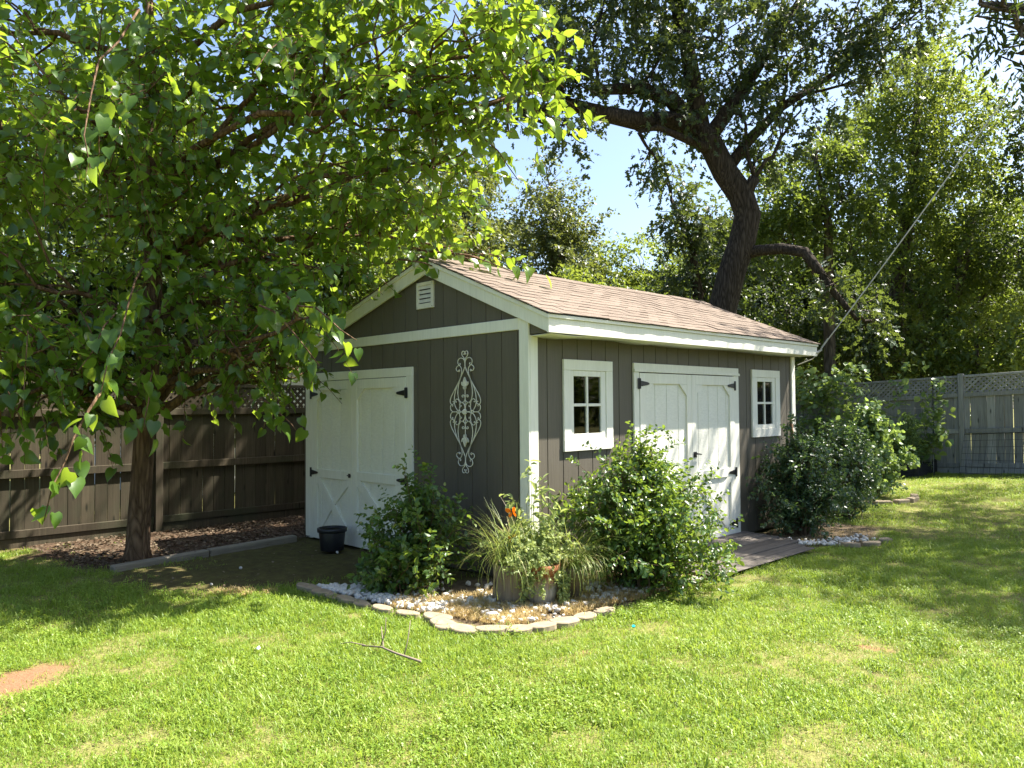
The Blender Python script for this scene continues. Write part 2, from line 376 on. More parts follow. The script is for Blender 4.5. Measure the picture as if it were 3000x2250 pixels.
def leaf_frames(D, N):
    D = unit(D); X = unit(np.cross(D, N)); Z = np.cross(X, D); return X, D, Z
def leaves_mesh(name, kind, P, D, N, S, V, mat):
    TV, TF = TEMPL[kind]; X, Y, Z = leaf_frames(D, N); k = len(TV); n = len(P)
    W = P[:, None, :]+S[:, None, None]*(TV[None, :, 0, None]*X[:, None]+TV[None, :, 1, None]*Y[:, None]+TV[None, :, 2, None]*Z[:, None])
    off = (np.arange(n)*k)[:, None, None]; fs, fv = [], []
    for f in TF:
        fs.append((f[None]+off).reshape(-1, f.shape[1])); fv.append(np.repeat(V, len(f)))
    return np_mesh(name, W.reshape(-1, 3), fs, mat, np.concatenate(fv))
_leafmesh = {}
def leaf_objects(kind, P, D, N, S, V, mat, parent):
    """the nearest leaves as objects of their own, sharing a few meshes"""
    X, Y, Z = leaf_frames(D, N); TV, TF = TEMPL[kind]
    for i in range(len(P)):
        b = min(7, int(V[i]*8)); key = (kind, mat.name, b)
        if key not in _leafmesh: _leafmesh[key] = np_mesh('leaf', TV, TF, mat, np.full(sum(len(f) for f in TF), (b+.5)/8))
        o = link('leaf', _leafmesh[key], None, parent); s = S[i]
        o.matrix_local = Matrix([[X[i, r]*s, Y[i, r]*s, Z[i, r]*s, P[i, r]] for r in range(3)]+[[0, 0, 0, 1]])

def sprigs(C, Dr, length, k, size, rng, droop=.3, spread=.9, up=.7, jit=.35):
    """k leaves alternating along each sprig; returns arrays for leaves_mesh"""
    n = len(C); Dr = unit(Dr); t = (np.arange(k)+.5)/k
    side = unit(np.cross(Dr, rng.normal(size=(n, 3)))); sgn = np.where(np.arange(k) % 2, 1, -1)
    P = C[:, None]+Dr[:, None]*(t*1.0)[None, :, None]*np.asarray(length).reshape(-1, 1, 1)
    P[:, :, 2] -= droop*(t**2)[None]*np.asarray(length).reshape(-1, 1)
    D = Dr[:, None]*.6+side[:, None]*sgn[None, :, None]*spread+rng.normal(size=(n, k, 3))*jit; D[:, :, 2] -= droop
    N = rng.normal(size=(n, k, 3))*.55+np.array([0, 0, up]); S = size*(.42+.95*rng.beta(2.2, 2.2, (n, k)))
    V = np.clip(rng.normal(.42, .2, (n, k))+(t-.5)[None]*.2, 0, 1)
    return P.reshape(-1, 3), D.reshape(-1, 3), N.reshape(-1, 3), S.ravel(), V.ravel()

def blob_points(blobs, dens, rng, shell=.35):
    """sprig anchors in the ellipsoids (centre, (rx, ry, rz)), more of them towards the outside; plus outward directions"""
    C, O = [], []
    for c, r in blobs:
        r = np.asarray(r if hasattr(r, '__len__') else (r, r, r), float); n = max(3, int(dens*np.pi*(r[0]*r[1]*r[2])**(2/3)))
        if r.mean() > .5:
            # boughs: leaf clumps with gaps between them
            m = int(7+9*r.mean()); u = unit(rng.normal(size=(m, 3))); sc = np.asarray(c)+u*r*(rng.random(m)**.42)[:, None]; sr = r.mean()*rng.uniform(.20, .40, m)
            k = rng.choice(m, n, p=sr**2/np.sum(sr**2)); d = unit(rng.normal(size=(n, 3))); q = d*(sr[k]*rng.random(n)**.45)[:, None]*np.array([1.15, 1.15, .62])
            C.append(sc[k]+q); O.append(unit(d*.8+u[k]*.5)); continue
        d = unit(rng.normal(size=(n, 3))); rad = rng.random(n)**shell*(1+.18*rng.normal(size=n)); C.append(np.asarray(c)+d*r*rad[:, None]); O.append(d)
    return np.concatenate(C), np.concatenate(O)

def wobble(a, b, n, amp, rng, sag=0):
    a, b = np.asarray(a, float), np.asarray(b, float); t = np.linspace(0, 1, n)[:, None]
    p = a+(b-a)*t; d = np.linalg.norm(b-a); w_ = np.cumsum(rng.normal(size=(n, 3)), 0)*amp*d/n**.5; w_ -= t*w_[-1]
    w_[0] = 0; p = p+w_; p[:, 2] += sag*d*(t[:, 0]*(1-t[:, 0]))*4; return p

def tree(name, label, trunk, blobs, mat, bark, leaf='diamond', size=.1, dens=40, k=7, length=.35, group=None, droop=.3, limb_r=.05, seed=1, cat='tree', twigs=0, near_leaves=0, up=.7, shell=.35, lobed=None, extra=None, limbs=True, outw=.8, skeleton=None):
    rng = np.random.default_rng(seed); base = np.asarray(trunk[0][0], float)
    root = thing(name, label, cat, group); root.location = base
    loc = lambda p: np.asarray(p, float)-base
    pts = [loc(p) for p, _ in trunk]; rs = [r for _, r in trunk]
    MB().tube(pts, rs, 12).build('trunk', bark, root, smooth=True)
    cand = np.array(pts[len(pts)//3:]) if len(pts) > 2 else np.array(pts)
    if skeleton is not None: cand = np.array([loc(p) for p in skeleton])
    if limbs:
        for c, r in blobs:
            cl = loc(c); r = np.asarray(r if hasattr(r, '__len__') else (r,)*3, float)
            sc_ = np.linalg.norm(cand-cl, axis=1)+2.0*np.maximum(0, cand[:, 2]-cl[2]+.2); a = cand[np.argmin(sc_)]
            m = MB(); p = wobble(a, cl, 7, .10, rng, .06); m.tube(p, np.linspace(limb_r, limb_r*.45, 7), 7)
            for _ in range(6):
                d = unit(rng.normal(size=3)+np.array([0, 0, .3])); m.tube(wobble(p[rng.integers(3, 7)], cl+d*r*.85, 5, .12, rng), np.linspace(limb_r*.42, limb_r*.12, 5), 5)
            m.build('limb', bark, root, smooth=True)
    C, O = blob_points(blobs, dens, rng, shell); C = C-base
    Dr = O*outw+rng.normal(size=O.shape)*.6+np.array([0, 0, -droop*.6])
    ln = length*(.6+.8*rng.random(len(C)))
    if twigs:
        m = MB()
        for i in range(0, len(C), twigs):
            e = C[i]+unit(Dr[i])*ln[i]; e = e-np.array([0, 0, droop*ln[i]]); m.tube([C[i], (C[i]+e)/2+np.array([0, 0, droop*ln[i]*.25]), e], [.0055, .004, .002], 4, False)
        m.build('twigs', bark if bark else M['twig'], root, kind='stuff')
    P, D, N, S, V = sprigs(C, Dr, ln, k, size, rng, droop, up=up)
    if extra is not None:
        ex = [np.concatenate(q) for q in zip(*extra)]; ex[0] = ex[0]-base
        P, D, N, S, V = [np.concatenate(q) for q in zip((P, D, N, S, V), ex)]
    if near_leaves:
        Q = P+base-CAM; dz = Q@FW; px = 1500+F_PX*(Q@RT)/np.maximum(dz, .1); py = 1125-F_PX*(Q@UP)/np.maximum(dz, .1)
        ok = (dz > .5) & (px > 20) & (px < 2980) & (py > 20) & (py < 2230); score = np.where(ok, dz/np.maximum(S, .01), 1e9)
        sel = np.argsort(score)[:near_leaves]; rest = np.ones(len(P), bool); rest[sel] = False
        leaf_objects(leaf, P[sel], D[sel], N[sel], S[sel], V[sel], mat, root)
        P, D, N, S, V = P[rest], D[rest], N[rest], S[rest], V[rest]
    if lobed:
        z = rng.random(len(P)) < .3
        link('crown', leaves_mesh('crown', lobed, P[z], D[z], N[z], S[z], V[z], mat), None, root, kind='stuff'); P, D, N, S, V = P[~z], D[~z], N[~z], S[~z], V[~z]
    link('crown', leaves_mesh('crown', leaf, P, D, N, S, V, mat), None, root, kind='stuff')
    return root

# ------------------------------------------------------------------ the shed
# gable wall in the plane y = 0 (x from -3.71 to 0), long wall in the plane x = 0 (y from 0 to 4.9)
RX, RZ = -1.385, 2.8235                    # peak of the rake boards' lower edge
SR, SLF = .4153, .290                      # slopes right and left of the ridge
XE, XW, YF, YB, WL = .285, -3.95, -.055, 5.02, -3.71
def rake(x): return RZ-(x-RX)*SR if x > RX else RZ-(RX-x)*SLF
shed = thing('garden_shed', 'grey brown garden shed with white trim and brown shingle roof', 'shed')
W_, S_, P_ = M['white'], M['siding'], M['white_panel']

def siding_gable():
    g = [.0-.131-.2032*i for i in range(19)]; xs = [-.004]+g+[WL+.01]
    for a, b in zip(xs[:-1], xs[1:]):
        if a-b < .03: continue
        x1, x0 = a-.004, b+.004
        top = [(x0, rake(x0)+.02), (x1, rake(x1)+.02)]
        if x0 < RX < x1: top.insert(1, (RX, RZ+.02))
        MB().prism([(x0, .015), (x1, .015)]+top[::-1], .0, .011, 1).build('siding_board', S_, shed, .0015)
    xs = [.26, .05]
    MB().prism([(.024, 2.137), (.262, 2.137), (.262, rake(.262)+.02), (.024, rake(.024)+.02)], .0, .011, 1).build('siding_board', S_, shed, .0015)
def cut(name, x, y0, y1, z0, z1, holes, mat):
    """long-wall board between y0 and y1, split where an opening crosses it"""
    segs = [(z0, z1)]
    for hy0, hy1, hz0, hz1 in holes:
        if y1 <= hy0 or y0 >= hy1: continue
        segs = [s for a, b in segs for s in ((a, min(b, hz0)), (max(a, hz1), b)) if s[1]-s[0] > .02]
    return segs
HOLES = [(.545, .985, 1.245, 1.815), (3.91, 4.325, 1.255, 1.82)]
def siding_long():
    ys = [.004]+[.2315+.2032*i for i in range(23)]+[4.895]
    for a, b in zip(ys[:-1], ys[1:]):
        y0, y1 = a+.004, b-.004
        segs = [(.015, 2.15)]
        for hy0, hy1, hz0, hz1 in HOLES:
            if y1 <= hy0 or y0 >= hy1: continue
            if y0 < hy0 or y1 > hy1:      # only partly crossed: keep the uncrossed strip
                s0, s1 = (y0, hy0) if y0 < hy0 else (hy1, y1)
                box('siding_board', S_, shed, -.011, 0, s0, s1, hz0, hz1, .0015)
            segs = [s for p, q in segs for s in ((p, min(q, hz0)), (max(p, hz1), q)) if s[1]-s[0] > .02]
        for p, q in segs: box('siding_board', S_, shed, -.011, 0, y0, y1, p, q, .0015)
siding_gable(); siding_long()
# walls behind the boards (dark in the grooves), hollow inside
m = MB(); m.prism([(WL+.02, .0), (-.07, .0), (-.07, rake(-.07)), (RX, RZ), (WL+.02, rake(WL))], .009, .05, 1); m.build('gable_wall', S_, shed)
m = MB(); m.prism([(WL+.02, .0), (-.02, .0), (-.02, rake(-.02)), (RX, RZ), (WL+.02, rake(WL))], 4.85, 4.9, 1); m.build('rear_wall', S_, shed)
m = MB()
for y0, y1, z0, z1 in ((.0095, .545, 0, 2.2), (.545, .985, 0, 1.245), (.545, .985, 1.815, 2.2), (.985, 3.91, 0, 2.2), (3.91, 4.325, 0, 1.255), (3.91, 4.325, 1.82, 2.2), (4.325, 4.89, 0, 2.2)): m.box(-.06, -.009, y0, y1, z0, z1)
m.build('long_wall', S_, shed)
box('rear_long_wall', S_, shed, WL, WL+.05, .06, 4.84, 0, 2.15); box('floor', M['dark_in'], shed, WL+.05, -.06, .05, 4.85, .03, .07)
# corner boards, band, rake boards
box('corner_board', W_, shed, -.093, .021, -.022, -.0005, .0, 2.283); box('corner_board', W_, shed, .0005, .0225, -.0005, .095, .0, 2.132)
box('corner_board', W_, shed, WL-.012, WL+.085, -.022, -.0005, -.01, 2.17); box('corner_board', W_, shed, .0005, .0225, 4.815, 4.905, .0, 2.132)
box('belly_band', W_, shed, WL+.087, -.0945, -.0225, -.0005, 2.183, 2.2835)
def rake_board(x0, x1, lo, hi, y0, y1, name):
    MB().prism([(x0, rake(x0)+lo), (x1, rake(x1)+lo), (x1, rake(x1)+hi), (x0, rake(x0)+hi)], y0, y1, 1).build(name, W_, shed, .002)
rake_board(RX, XE-.022, 0, .122, -.048, -.024, 'rake_board'); rake_board(XW, RX-.001, 0, .122, -.048, -.024, 'rake_board')
rake_board(RX, XE+.012, .118, .156, -.066, -.0485, 'rake_trim'); rake_board(XW, RX-.001, .118, .156, -.066, -.0485, 'rake_trim')
box('fascia', W_, shed, XE-.022, XE, YF+.006, 4.985, 2.131, 2.252); box('fascia_trim', W_, shed, XE-.01, XE+.016, YF-.01, 4.99, 2.2525, 2.284)
def soffit():
    n = 60; ys = np.linspace(.012, 4.96, n); m = MB()
    for x in (.0, .14, XE-.023):
        for y in ys: m.v.append((x, y, 2.139-(.020*max(0, math.sin(y*5.1+.4))*math.exp(-((y-.9)/1.1)**2)+.008*math.sin(y*3.1+1))*(1-x*1.2)))
    for j in range(2):
        for i in range(n-1): m.f.append((j*n+i, j*n+i+1, (j+1)*n+i+1, (j+1)*n+i))
    o = m.build('soffit', M['soffit'], shed, smooth=True); md = o.modifiers.new('thickness', 'SOLIDIFY'); md.thickness = .008; md.offset = 1
soffit()
# roof
t = NT('brown_shingle'); co = t.coord((1, 1, 1), 'Object'); gr = t.noise(co, 260, 3, .8); oi = t.n('ShaderNodeObjectInfo'); pt = t.noise(t.coord((1, 1, 1), rnd=True), 6, 5)
c = t.ramp(gr, [(.28, (.085, .065, .052)), (.5, (.175, .138, .110)), (.72, (.29, .235, .19))])
hs = t.n('ShaderNodeHueSaturation'); t.l(c, hs.inputs['Color']); t.l(t.math('ADD', t.math('MULTIPLY', oi.outputs['Random'], .16), .93), hs.inputs['Value'])
c = t.mix(t.ramp(pt, [(.5, (0, 0, 0)), (.8, (.45,)*3)]), hs.outputs[0], (.11, .085, .07)); t.col(c); t.rough(.95, .15); t.bump(gr, .7, .004); M['shingle'] = t.m
def top(x): return rake(x)+.158
MB().prism([(XW, top(XW)-.05), (RX, top(RX)-.05), (XE-.002, top(XE)-.05), (XE-.002, top(XE)-.014), (RX, top(RX)-.014), (XW, top(XW)-.014)], YF+.012, YB-.02, 1).build('roof_deck', M['dark_in'], shed)
SLEN = math.hypot(1, SR); NROW = 14; xr = RX+.015; xe = XE+.028; step = (xe-xr)/NROW
ang = math.atan(SR); tab = .312; rs = random.Random(4)
_sh = []
for k in range(6):
    j = lambda a: rs.uniform(-a, a); L = step*SLEN*1.55
    # local x runs down the slope, y along the eave, z outwards; front edge ragged
    v = [(-L, .001, 0), (-L, tab-.001, 0), (j(.003), tab-.0015, j(.0015)), (j(.004), tab*.66, j(.002)), (j(.004), tab*.33, j(.002)), (j(.003), .0015, j(.0015))]
    n = len(v); h = .008
    me = bpy.data.meshes.new('shingle'); me.from_pydata(v+[(x, y, z+h) for x, y, z in v], [], [tuple(range(n))[::-1], tuple(range(n, 2*n))]+[(i, (i+1) % n, n+(i+1) % n, n+i) for i in range(n)]); me.materials.append(M['shingle']); _sh.append(me)
def wavy(y): return .006*math.sin(y*1.9+.5)+.004*math.sin(y*4.7)
for r in range(NROW):
    x = xr+step*(r+1); y = YF-.02-(r % 2)*tab*.5+rs.uniform(-.02, .02)
    while y < YB+.02:
        o = link('shingle', rs.choice(_sh), None, shed); y0 = max(y, YF-.02+rs.uniform(-.008, .004)); wd = min(y+tab, YB+.012)-y0
        if wd < .05: bpy.data.objects.remove(o); y += tab; continue
        z = RZ+.158-(x-RX)*SR+.008+wavy(y+tab/2)*.6+rs.uniform(0, .0025)
        o.matrix_local = Matrix.Translation((x+rs.uniform(-.003, .003), y0, z)) @ Matrix.Rotation(ang-.035, 4, 'Y') @ Matrix.Rotation(rs.uniform(-.004, .004), 4, 'Z') @ Matrix.Diagonal((1, wd/tab, 1, 1))
        y += tab
# lifted, torn pieces along the rake as in the photograph
for q, (f, lift) in enumerate(((.45, .10), (.78, .07), (.86, .12))):
    x = xr+(xe-xr)*f; o = link('shingle', _sh[q], None, shed)
    o.matrix_local = Matrix.Translation((x, YF-.035, RZ+.158-(x-RX)*SR+.012)) @ Matrix.Rotation(ang, 4, 'Y') @ Matrix.Rotation(-lift, 4, 'X') @ Matrix.Rotation(.3*(q-1), 4, 'Z') @ Matrix.Diagonal((.5, .35, 1, 1))
m = MB(); ls = (RX-XW)/20
for r in range(20):
    x0, x1 = RX-.01-ls*r, RX-.01-ls*(r+1); m.prism([(x0, top(x0)+.002), (x1-.012, top(x1)+.004), (x1-.012, top(x1)+.012), (x0, top(x0)+.006)], YF-.018+rs.uniform(-.005, .005), YB+.01, 1)
m.build('shingle_field', M['shingle'], shed, kind='stuff')
for i in range(17):
    y = YF-.02+i*.3; z = top(RX)+.016+wavy(y)*.8; a = .12
    MB().prism([(RX-a, z-a*SLF), (RX, z+.004), (RX+a, z-a*SR), (RX+a, z-a*SR+.006), (RX, z+.012), (RX-a, z-a*SLF+.006)], y, y+.31, 1).build('ridge_cap', M['shingle'], shed).rotation_euler = (rs.uniform(0, .001), 0, 0)

# gable vent
vent = MB()
x0, x1, z0, z1 = -1.545, -1.279, 2.494, 2.755
for b in ((x0, x1, z1-.032, z1), (x0, x1, z0, z0+.05), (x0, x0+.036, z0+.05, z1-.032), (x1-.036, x1, z0+.05, z1-.032)): vent.box(b[0], b[1], -.022, -.0006, b[2], b[3])
vent = vent.build('vent', M['vent'], shed, .0015)
box('vent_back', M['iron'], vent, x0+.03, x1-.03, -.0045, -.0012, z0+.04, z1-.03, 0)
for i in range(4):
    z = z0+.058+i*.0445
    MB().prism([(-.0235, z), (-.021, z), (-.006, z+.034), (-.0085, z+.036)], x0+.037, x1-.037, 0).build('louvre', M['vent'], vent)
for x in (x0+.014, x1-.014):
    for z in (z0+.014, z1-.014): MB().tube([(x, -.0215, z), (x, -.0245, z)], .004, 8).build('screw', M['iron'], vent)

# ---- doors: a frame with two leaves each; written in wall coordinates (u along the wall, d outwards, z up)
def frame_of(wall):
    if wall == 'gable': return lambda u, d, z: (u, -d, z)
    return lambda u, d, z: (d, u, z)
def wbox(name, mat, parent, wall, u0, u1, d0, d1, z0, z1, bevel=.002):
    f = frame_of(wall); a, b = f(u0, d0, z0), f(u1, d1, z1)
    return box(name, mat, parent, *[q for i in range(3) for q in sorted((a[i], b[i]))], bevel)
def wprism(name, mat, parent, wall, pts, d0, d1, bevel=.0015):
    if wall == 'gable': return MB().prism(pts, -d1, -d0, 1).build(name, mat, parent, bevel)
    return MB().prism(pts, d0, d1, 0).build(name, mat, parent, bevel)
def hinge(parent, wall, u, z, sgn):
    """black strap hinge: a plate on the jamb, a knuckle and a tapered strap reaching over the leaf"""
    m = MB(); f = frame_of(wall)
    m.prism([(u-sgn*.035, z-.054), (u+sgn*.002, z-.054), (u+sgn*.002, z+.054), (u-sgn*.035, z+.054)], *((-.034, -.0305) if wall == 'gable' else (.0305, .034)), 1 if wall == 'gable' else 0)
    m.prism([(u+sgn*.006, z-.030), (u+sgn*.125, z-.014), (u+sgn*.150, z-.006), (u+sgn*.150, z+.006), (u+sgn*.125, z+.014), (u+sgn*.006, z+.030)], *((-.037, -.0335) if wall == 'gable' else (.0335, .037)), 1 if wall == 'gable' else 0)
    m.tube([f(u, .036, z-.050), f(u, .036, z+.050)], .0065, 8); return m.build('hinge', M['iron'], parent)
def leaf_panel(door, wall, u0, u1, z0, z1, st0, st1, grooves, zmid, xbrace, hinges, hs, gap_top=0):
    """u0<u1; st0, st1: widths of the two stiles"""
    us = [u0]+grooves+[u1]; D0, D1, DF = .002, .009, .030
    zt, zb = z1-.104, z0+.095                     # lower edge of the top rail, upper edge of the bottom rail
    for a, b in zip(us[:-1], us[1:]): wbox('panel_board', P_, door, wall, a+.004, b-.004, D0, D1, z0+.004, z1-.004, .001)
    wbox('panel_back', P_, door, wall, u0+.002, u1-.002, D0-.001, D0+.0015, z0+.005, z1-.005, 0)
    wbox('stile', W_, door, wall, u0, u0+st0, D1-.001, DF, z0, z1-gap_top); wbox('stile', W_, door, wall, u1-st1, u1, D1-.001, DF, z0, z1-gap_top)
    a, b = u0+st0+.0008, u1-st1-.0008
    wbox('top_rail', W_, door, wall, a, b, D1-.001, DF-.0007, zt, z1); wbox('middle_rail', W_, door, wall, a, b, D1-.001, DF-.0007, zmid, zmid+.098); wbox('bottom_rail', W_, door, wall, a, b, D1-.001, DF-.0007, z0, zb)
    for s, e in ((1, a), (-1, b)): wprism('gusset', W_, door, wall, [(e, zt-.0008), (e+s*.135, zt-.0008), (e, zt-.12)], D1-.001, DF-.0014)
    h = .045; za, zc = zb+.0008, zmid-.0008; L = math.hypot(b-a, zc-za); dx, dz = h*L/(zc-za), h*L/(b-a)
    # X brace: one board through, the other in two halves butted against it
    wprism('brace', W_, door, wall, [(a, zc), (a, zc-dz), (b-dx, za), (b, za), (b, za+dz), (a+dx, zc)], D1-.001, DF-.0014)
    cx, cz = (a+b)/2, (za+zc)/2; hx, hz = dx*.5, dz*.5
    if xbrace:
        wprism('brace', W_, door, wall, [(a, za), (a+dx, za), (cx+hx-.001-dx*.0, cz-.0), (cx, cz+hz*.0), (cx-hx*.0, cz), (a, za+dz)] if False else [(a, za), (a+dx, za), (cx, cz-hz-.001), (cx-hx-.001, cz), (a, za+dz)], D1-.001, DF-.0021)
        wprism('brace', W_, door, wall, [(b, zc), (b-dx, zc), (cx, cz+hz+.001), (cx+hx+.001, cz), (b, zc-dz)], D1-.001, DF-.0021)
    for z in hinges: hinge(door, wall, u0-.002 if hs > 0 else u1+.002, z, hs)
def double_door(wall, uL, uR, jL, jR, zhead0, zhead1, zb, gap, lip, gl, gr):
    door = link('door', None, None, shed)
    wbox('head_trim', W_, door, wall, uL, uR, .0005, .0235, zhead0, zhead1, .002)
    wbox('jamb', W_, door, wall, uL, jL, .0005, .0225, zb-.01, zhead0-.001); wbox('jamb', W_, door, wall, jR, uR, .0005, .0225, zb-.01, zhead0-.001)
    if lip:
        d = wprism('drip_cap', W_, door, wall, [(uL-.004, zhead0+.0), (uR+.012, zhead0+.0), (uR+.004, zhead0+.028), (uL-.004, zhead0+.028)], .0237, .036)
    return door
d1 = double_door('gable', -3.622, -1.617, -3.575, -1.719, 1.833, 1.9258, .0, -2.702, False, None, None)
leafL = link('door_leaf', None, None, d1); leafR = link('door_leaf', None, None, d1)
# (leaf pieces are sub-parts of the door: parent them straight to it)
def leaf_to(door, *a, **k): leaf_panel(door, *a, **k)
bpy.data.objects.remove(leafL); bpy.data.objects.remove(leafR)
leaf_to(d1, 'gable', -3.570, -2.708, .003, 1.826, .118, .085, [-3.385, -3.172, -2.975, -2.80], .712, True, (1.68, .765), 1)
leaf_to(d1, 'gable', -2.702, -1.723, .003, 1.826, .092, .103, [-2.56, -2.375, -2.156, -1.944], .722, True, (1.665, .775), -1)
m = MB(); m.box(-2.775, -2.735, -.036, -.0305, .745, .790); m.tube([(-2.79, -.038, .768), (-2.72, -.038, .768)], .006, 6); m.build('latch', M['iron'], d1)
d2 = double_door('long', 1.4597, 3.4714, 1.544, 3.361, 1.853, 1.9408, .0, 2.471, True, None, None)
leaf_to(d2, 'long', 1.548, 2.468, .006, 1.843, .094, .087, [1.823, 2.029, 2.240], .702, True, (1.737, .74, .16), 1)
leaf_to(d2, 'long', 2.472, 3.357, .006, 1.843, .080, .098, [2.62, 2.829, 3.025, 3.2], .702, True, (1.737, .745, .16), -1)
m = MB(); m.box(.0305, .037, 2.49, 2.545, .955, 1.015); m.tube([(.036, 2.50, .985), (.060, 2.50, .985)], .008, 8); m.tube([(.060, 2.485, 1.005), (.064, 2.51, .995), (.060, 2.60, .985)], [.009, .009, .006], 8); m.build('latch', M['iron'], d2)
# ---- windows
t = NT('window_glass'); gl = t.n('ShaderNodeBsdfGlossy'); gl.inputs['Roughness'].default_value = .02; tr = t.n('ShaderNodeBsdfTransparent'); tr.inputs[0].default_value = (.75, .8, .78, 1)
fr = t.n('ShaderNodeFresnel'); fr.inputs[0].default_value = 1.5; mx = t.n('ShaderNodeMixShader'); t.l(fr.outputs[0], mx.inputs[0]); t.l(tr.outputs[0], mx.inputs[1]); t.l(gl.outputs[0], mx.inputs[2]); t.l(mx.outputs[0], t.out.inputs[0]); M['glass'] = t.m
def window(y0, y1, z0, z1, iy0, iy1, iz0, iz1, gy0, gy1, gz0, gz1):
    wn = link('window', None, None, shed); wb = lambda n, a, b, c, d, e, f, bv=.002: box(n, W_, wn, e, f, a, b, c, d, bv)
    wb('head_casing', y0, y1, iz1, z1, .0006, .0245); wb('sill_casing', y0, y1, z0, iz0, .0006, .0255)
    wb('side_casing', y0, iy0, iz0+.0005, iz1-.0005, .0006, .0235); wb('side_casing', iy1, y1, iz0+.0005, iz1-.0005, .0006, .0235)
    sa, sb = iy0+.0015, iy1-.0015; ta, tb = iz0+.0012, iz1-.0012; X = (-.006, .0145)
    wb('sash', sa, gy0, ta, tb, *X); wb('sash', gy1, sb, ta, tb, *X); wb('sash', gy0+.0005, gy1-.0005, gz1, tb, *X); wb('sash', gy0+.0005, gy1-.0005, ta, gz0, *X)
    ym, zm = (gy0+gy1)/2, (gz0+gz1)/2; g = .013
    wb('muntin', ym-g, ym+g, gz0+.0006, gz1-.0006, -.004, .0125); wb('muntin', gy0+.0006, ym-g-.0006, zm-g, zm+g, -.004, .012); wb('muntin', ym+g+.0006, gy1-.0006, zm-g, zm+g, -.004, .012)
    for a, b in ((gy0, ym-g), (ym+g, gy1)):
        for c, d in ((gz0, zm-g), (zm+g, gz1)): box('pane', M['glass'], wn, -.003, .0, a-.003, b+.003, c-.003, d+.003, 0)
window(.428, 1.124, 1.112, 1.939, .523, 1.025, 1.214, 1.843, .567, .955, 1.266, 1.790)
window(3.791, 4.486, 1.126, 1.939, 3.887, 4.378, 1.225, 1.848, 3.926, 4.303, 1.277, 1.797)
# things stored inside, glimpsed through the panes
o = box('storage_shelf', M['tool'], None, -1.2, -.75, 3.2, 4.75, 1.45, 1.49); o['label'] = 'brown wooden shelf inside the shed behind the far window'; o['category'] = 'shelf'
o = MB().prism([(4.25, .08), (4.34, .08), (4.42, 1.9), (4.33, 1.9)], -.32, -.27, 0).build('plank', M['tool'], None); o['label'] = 'loose brown plank leaning upright inside the far window'; o['category'] = 'plank'

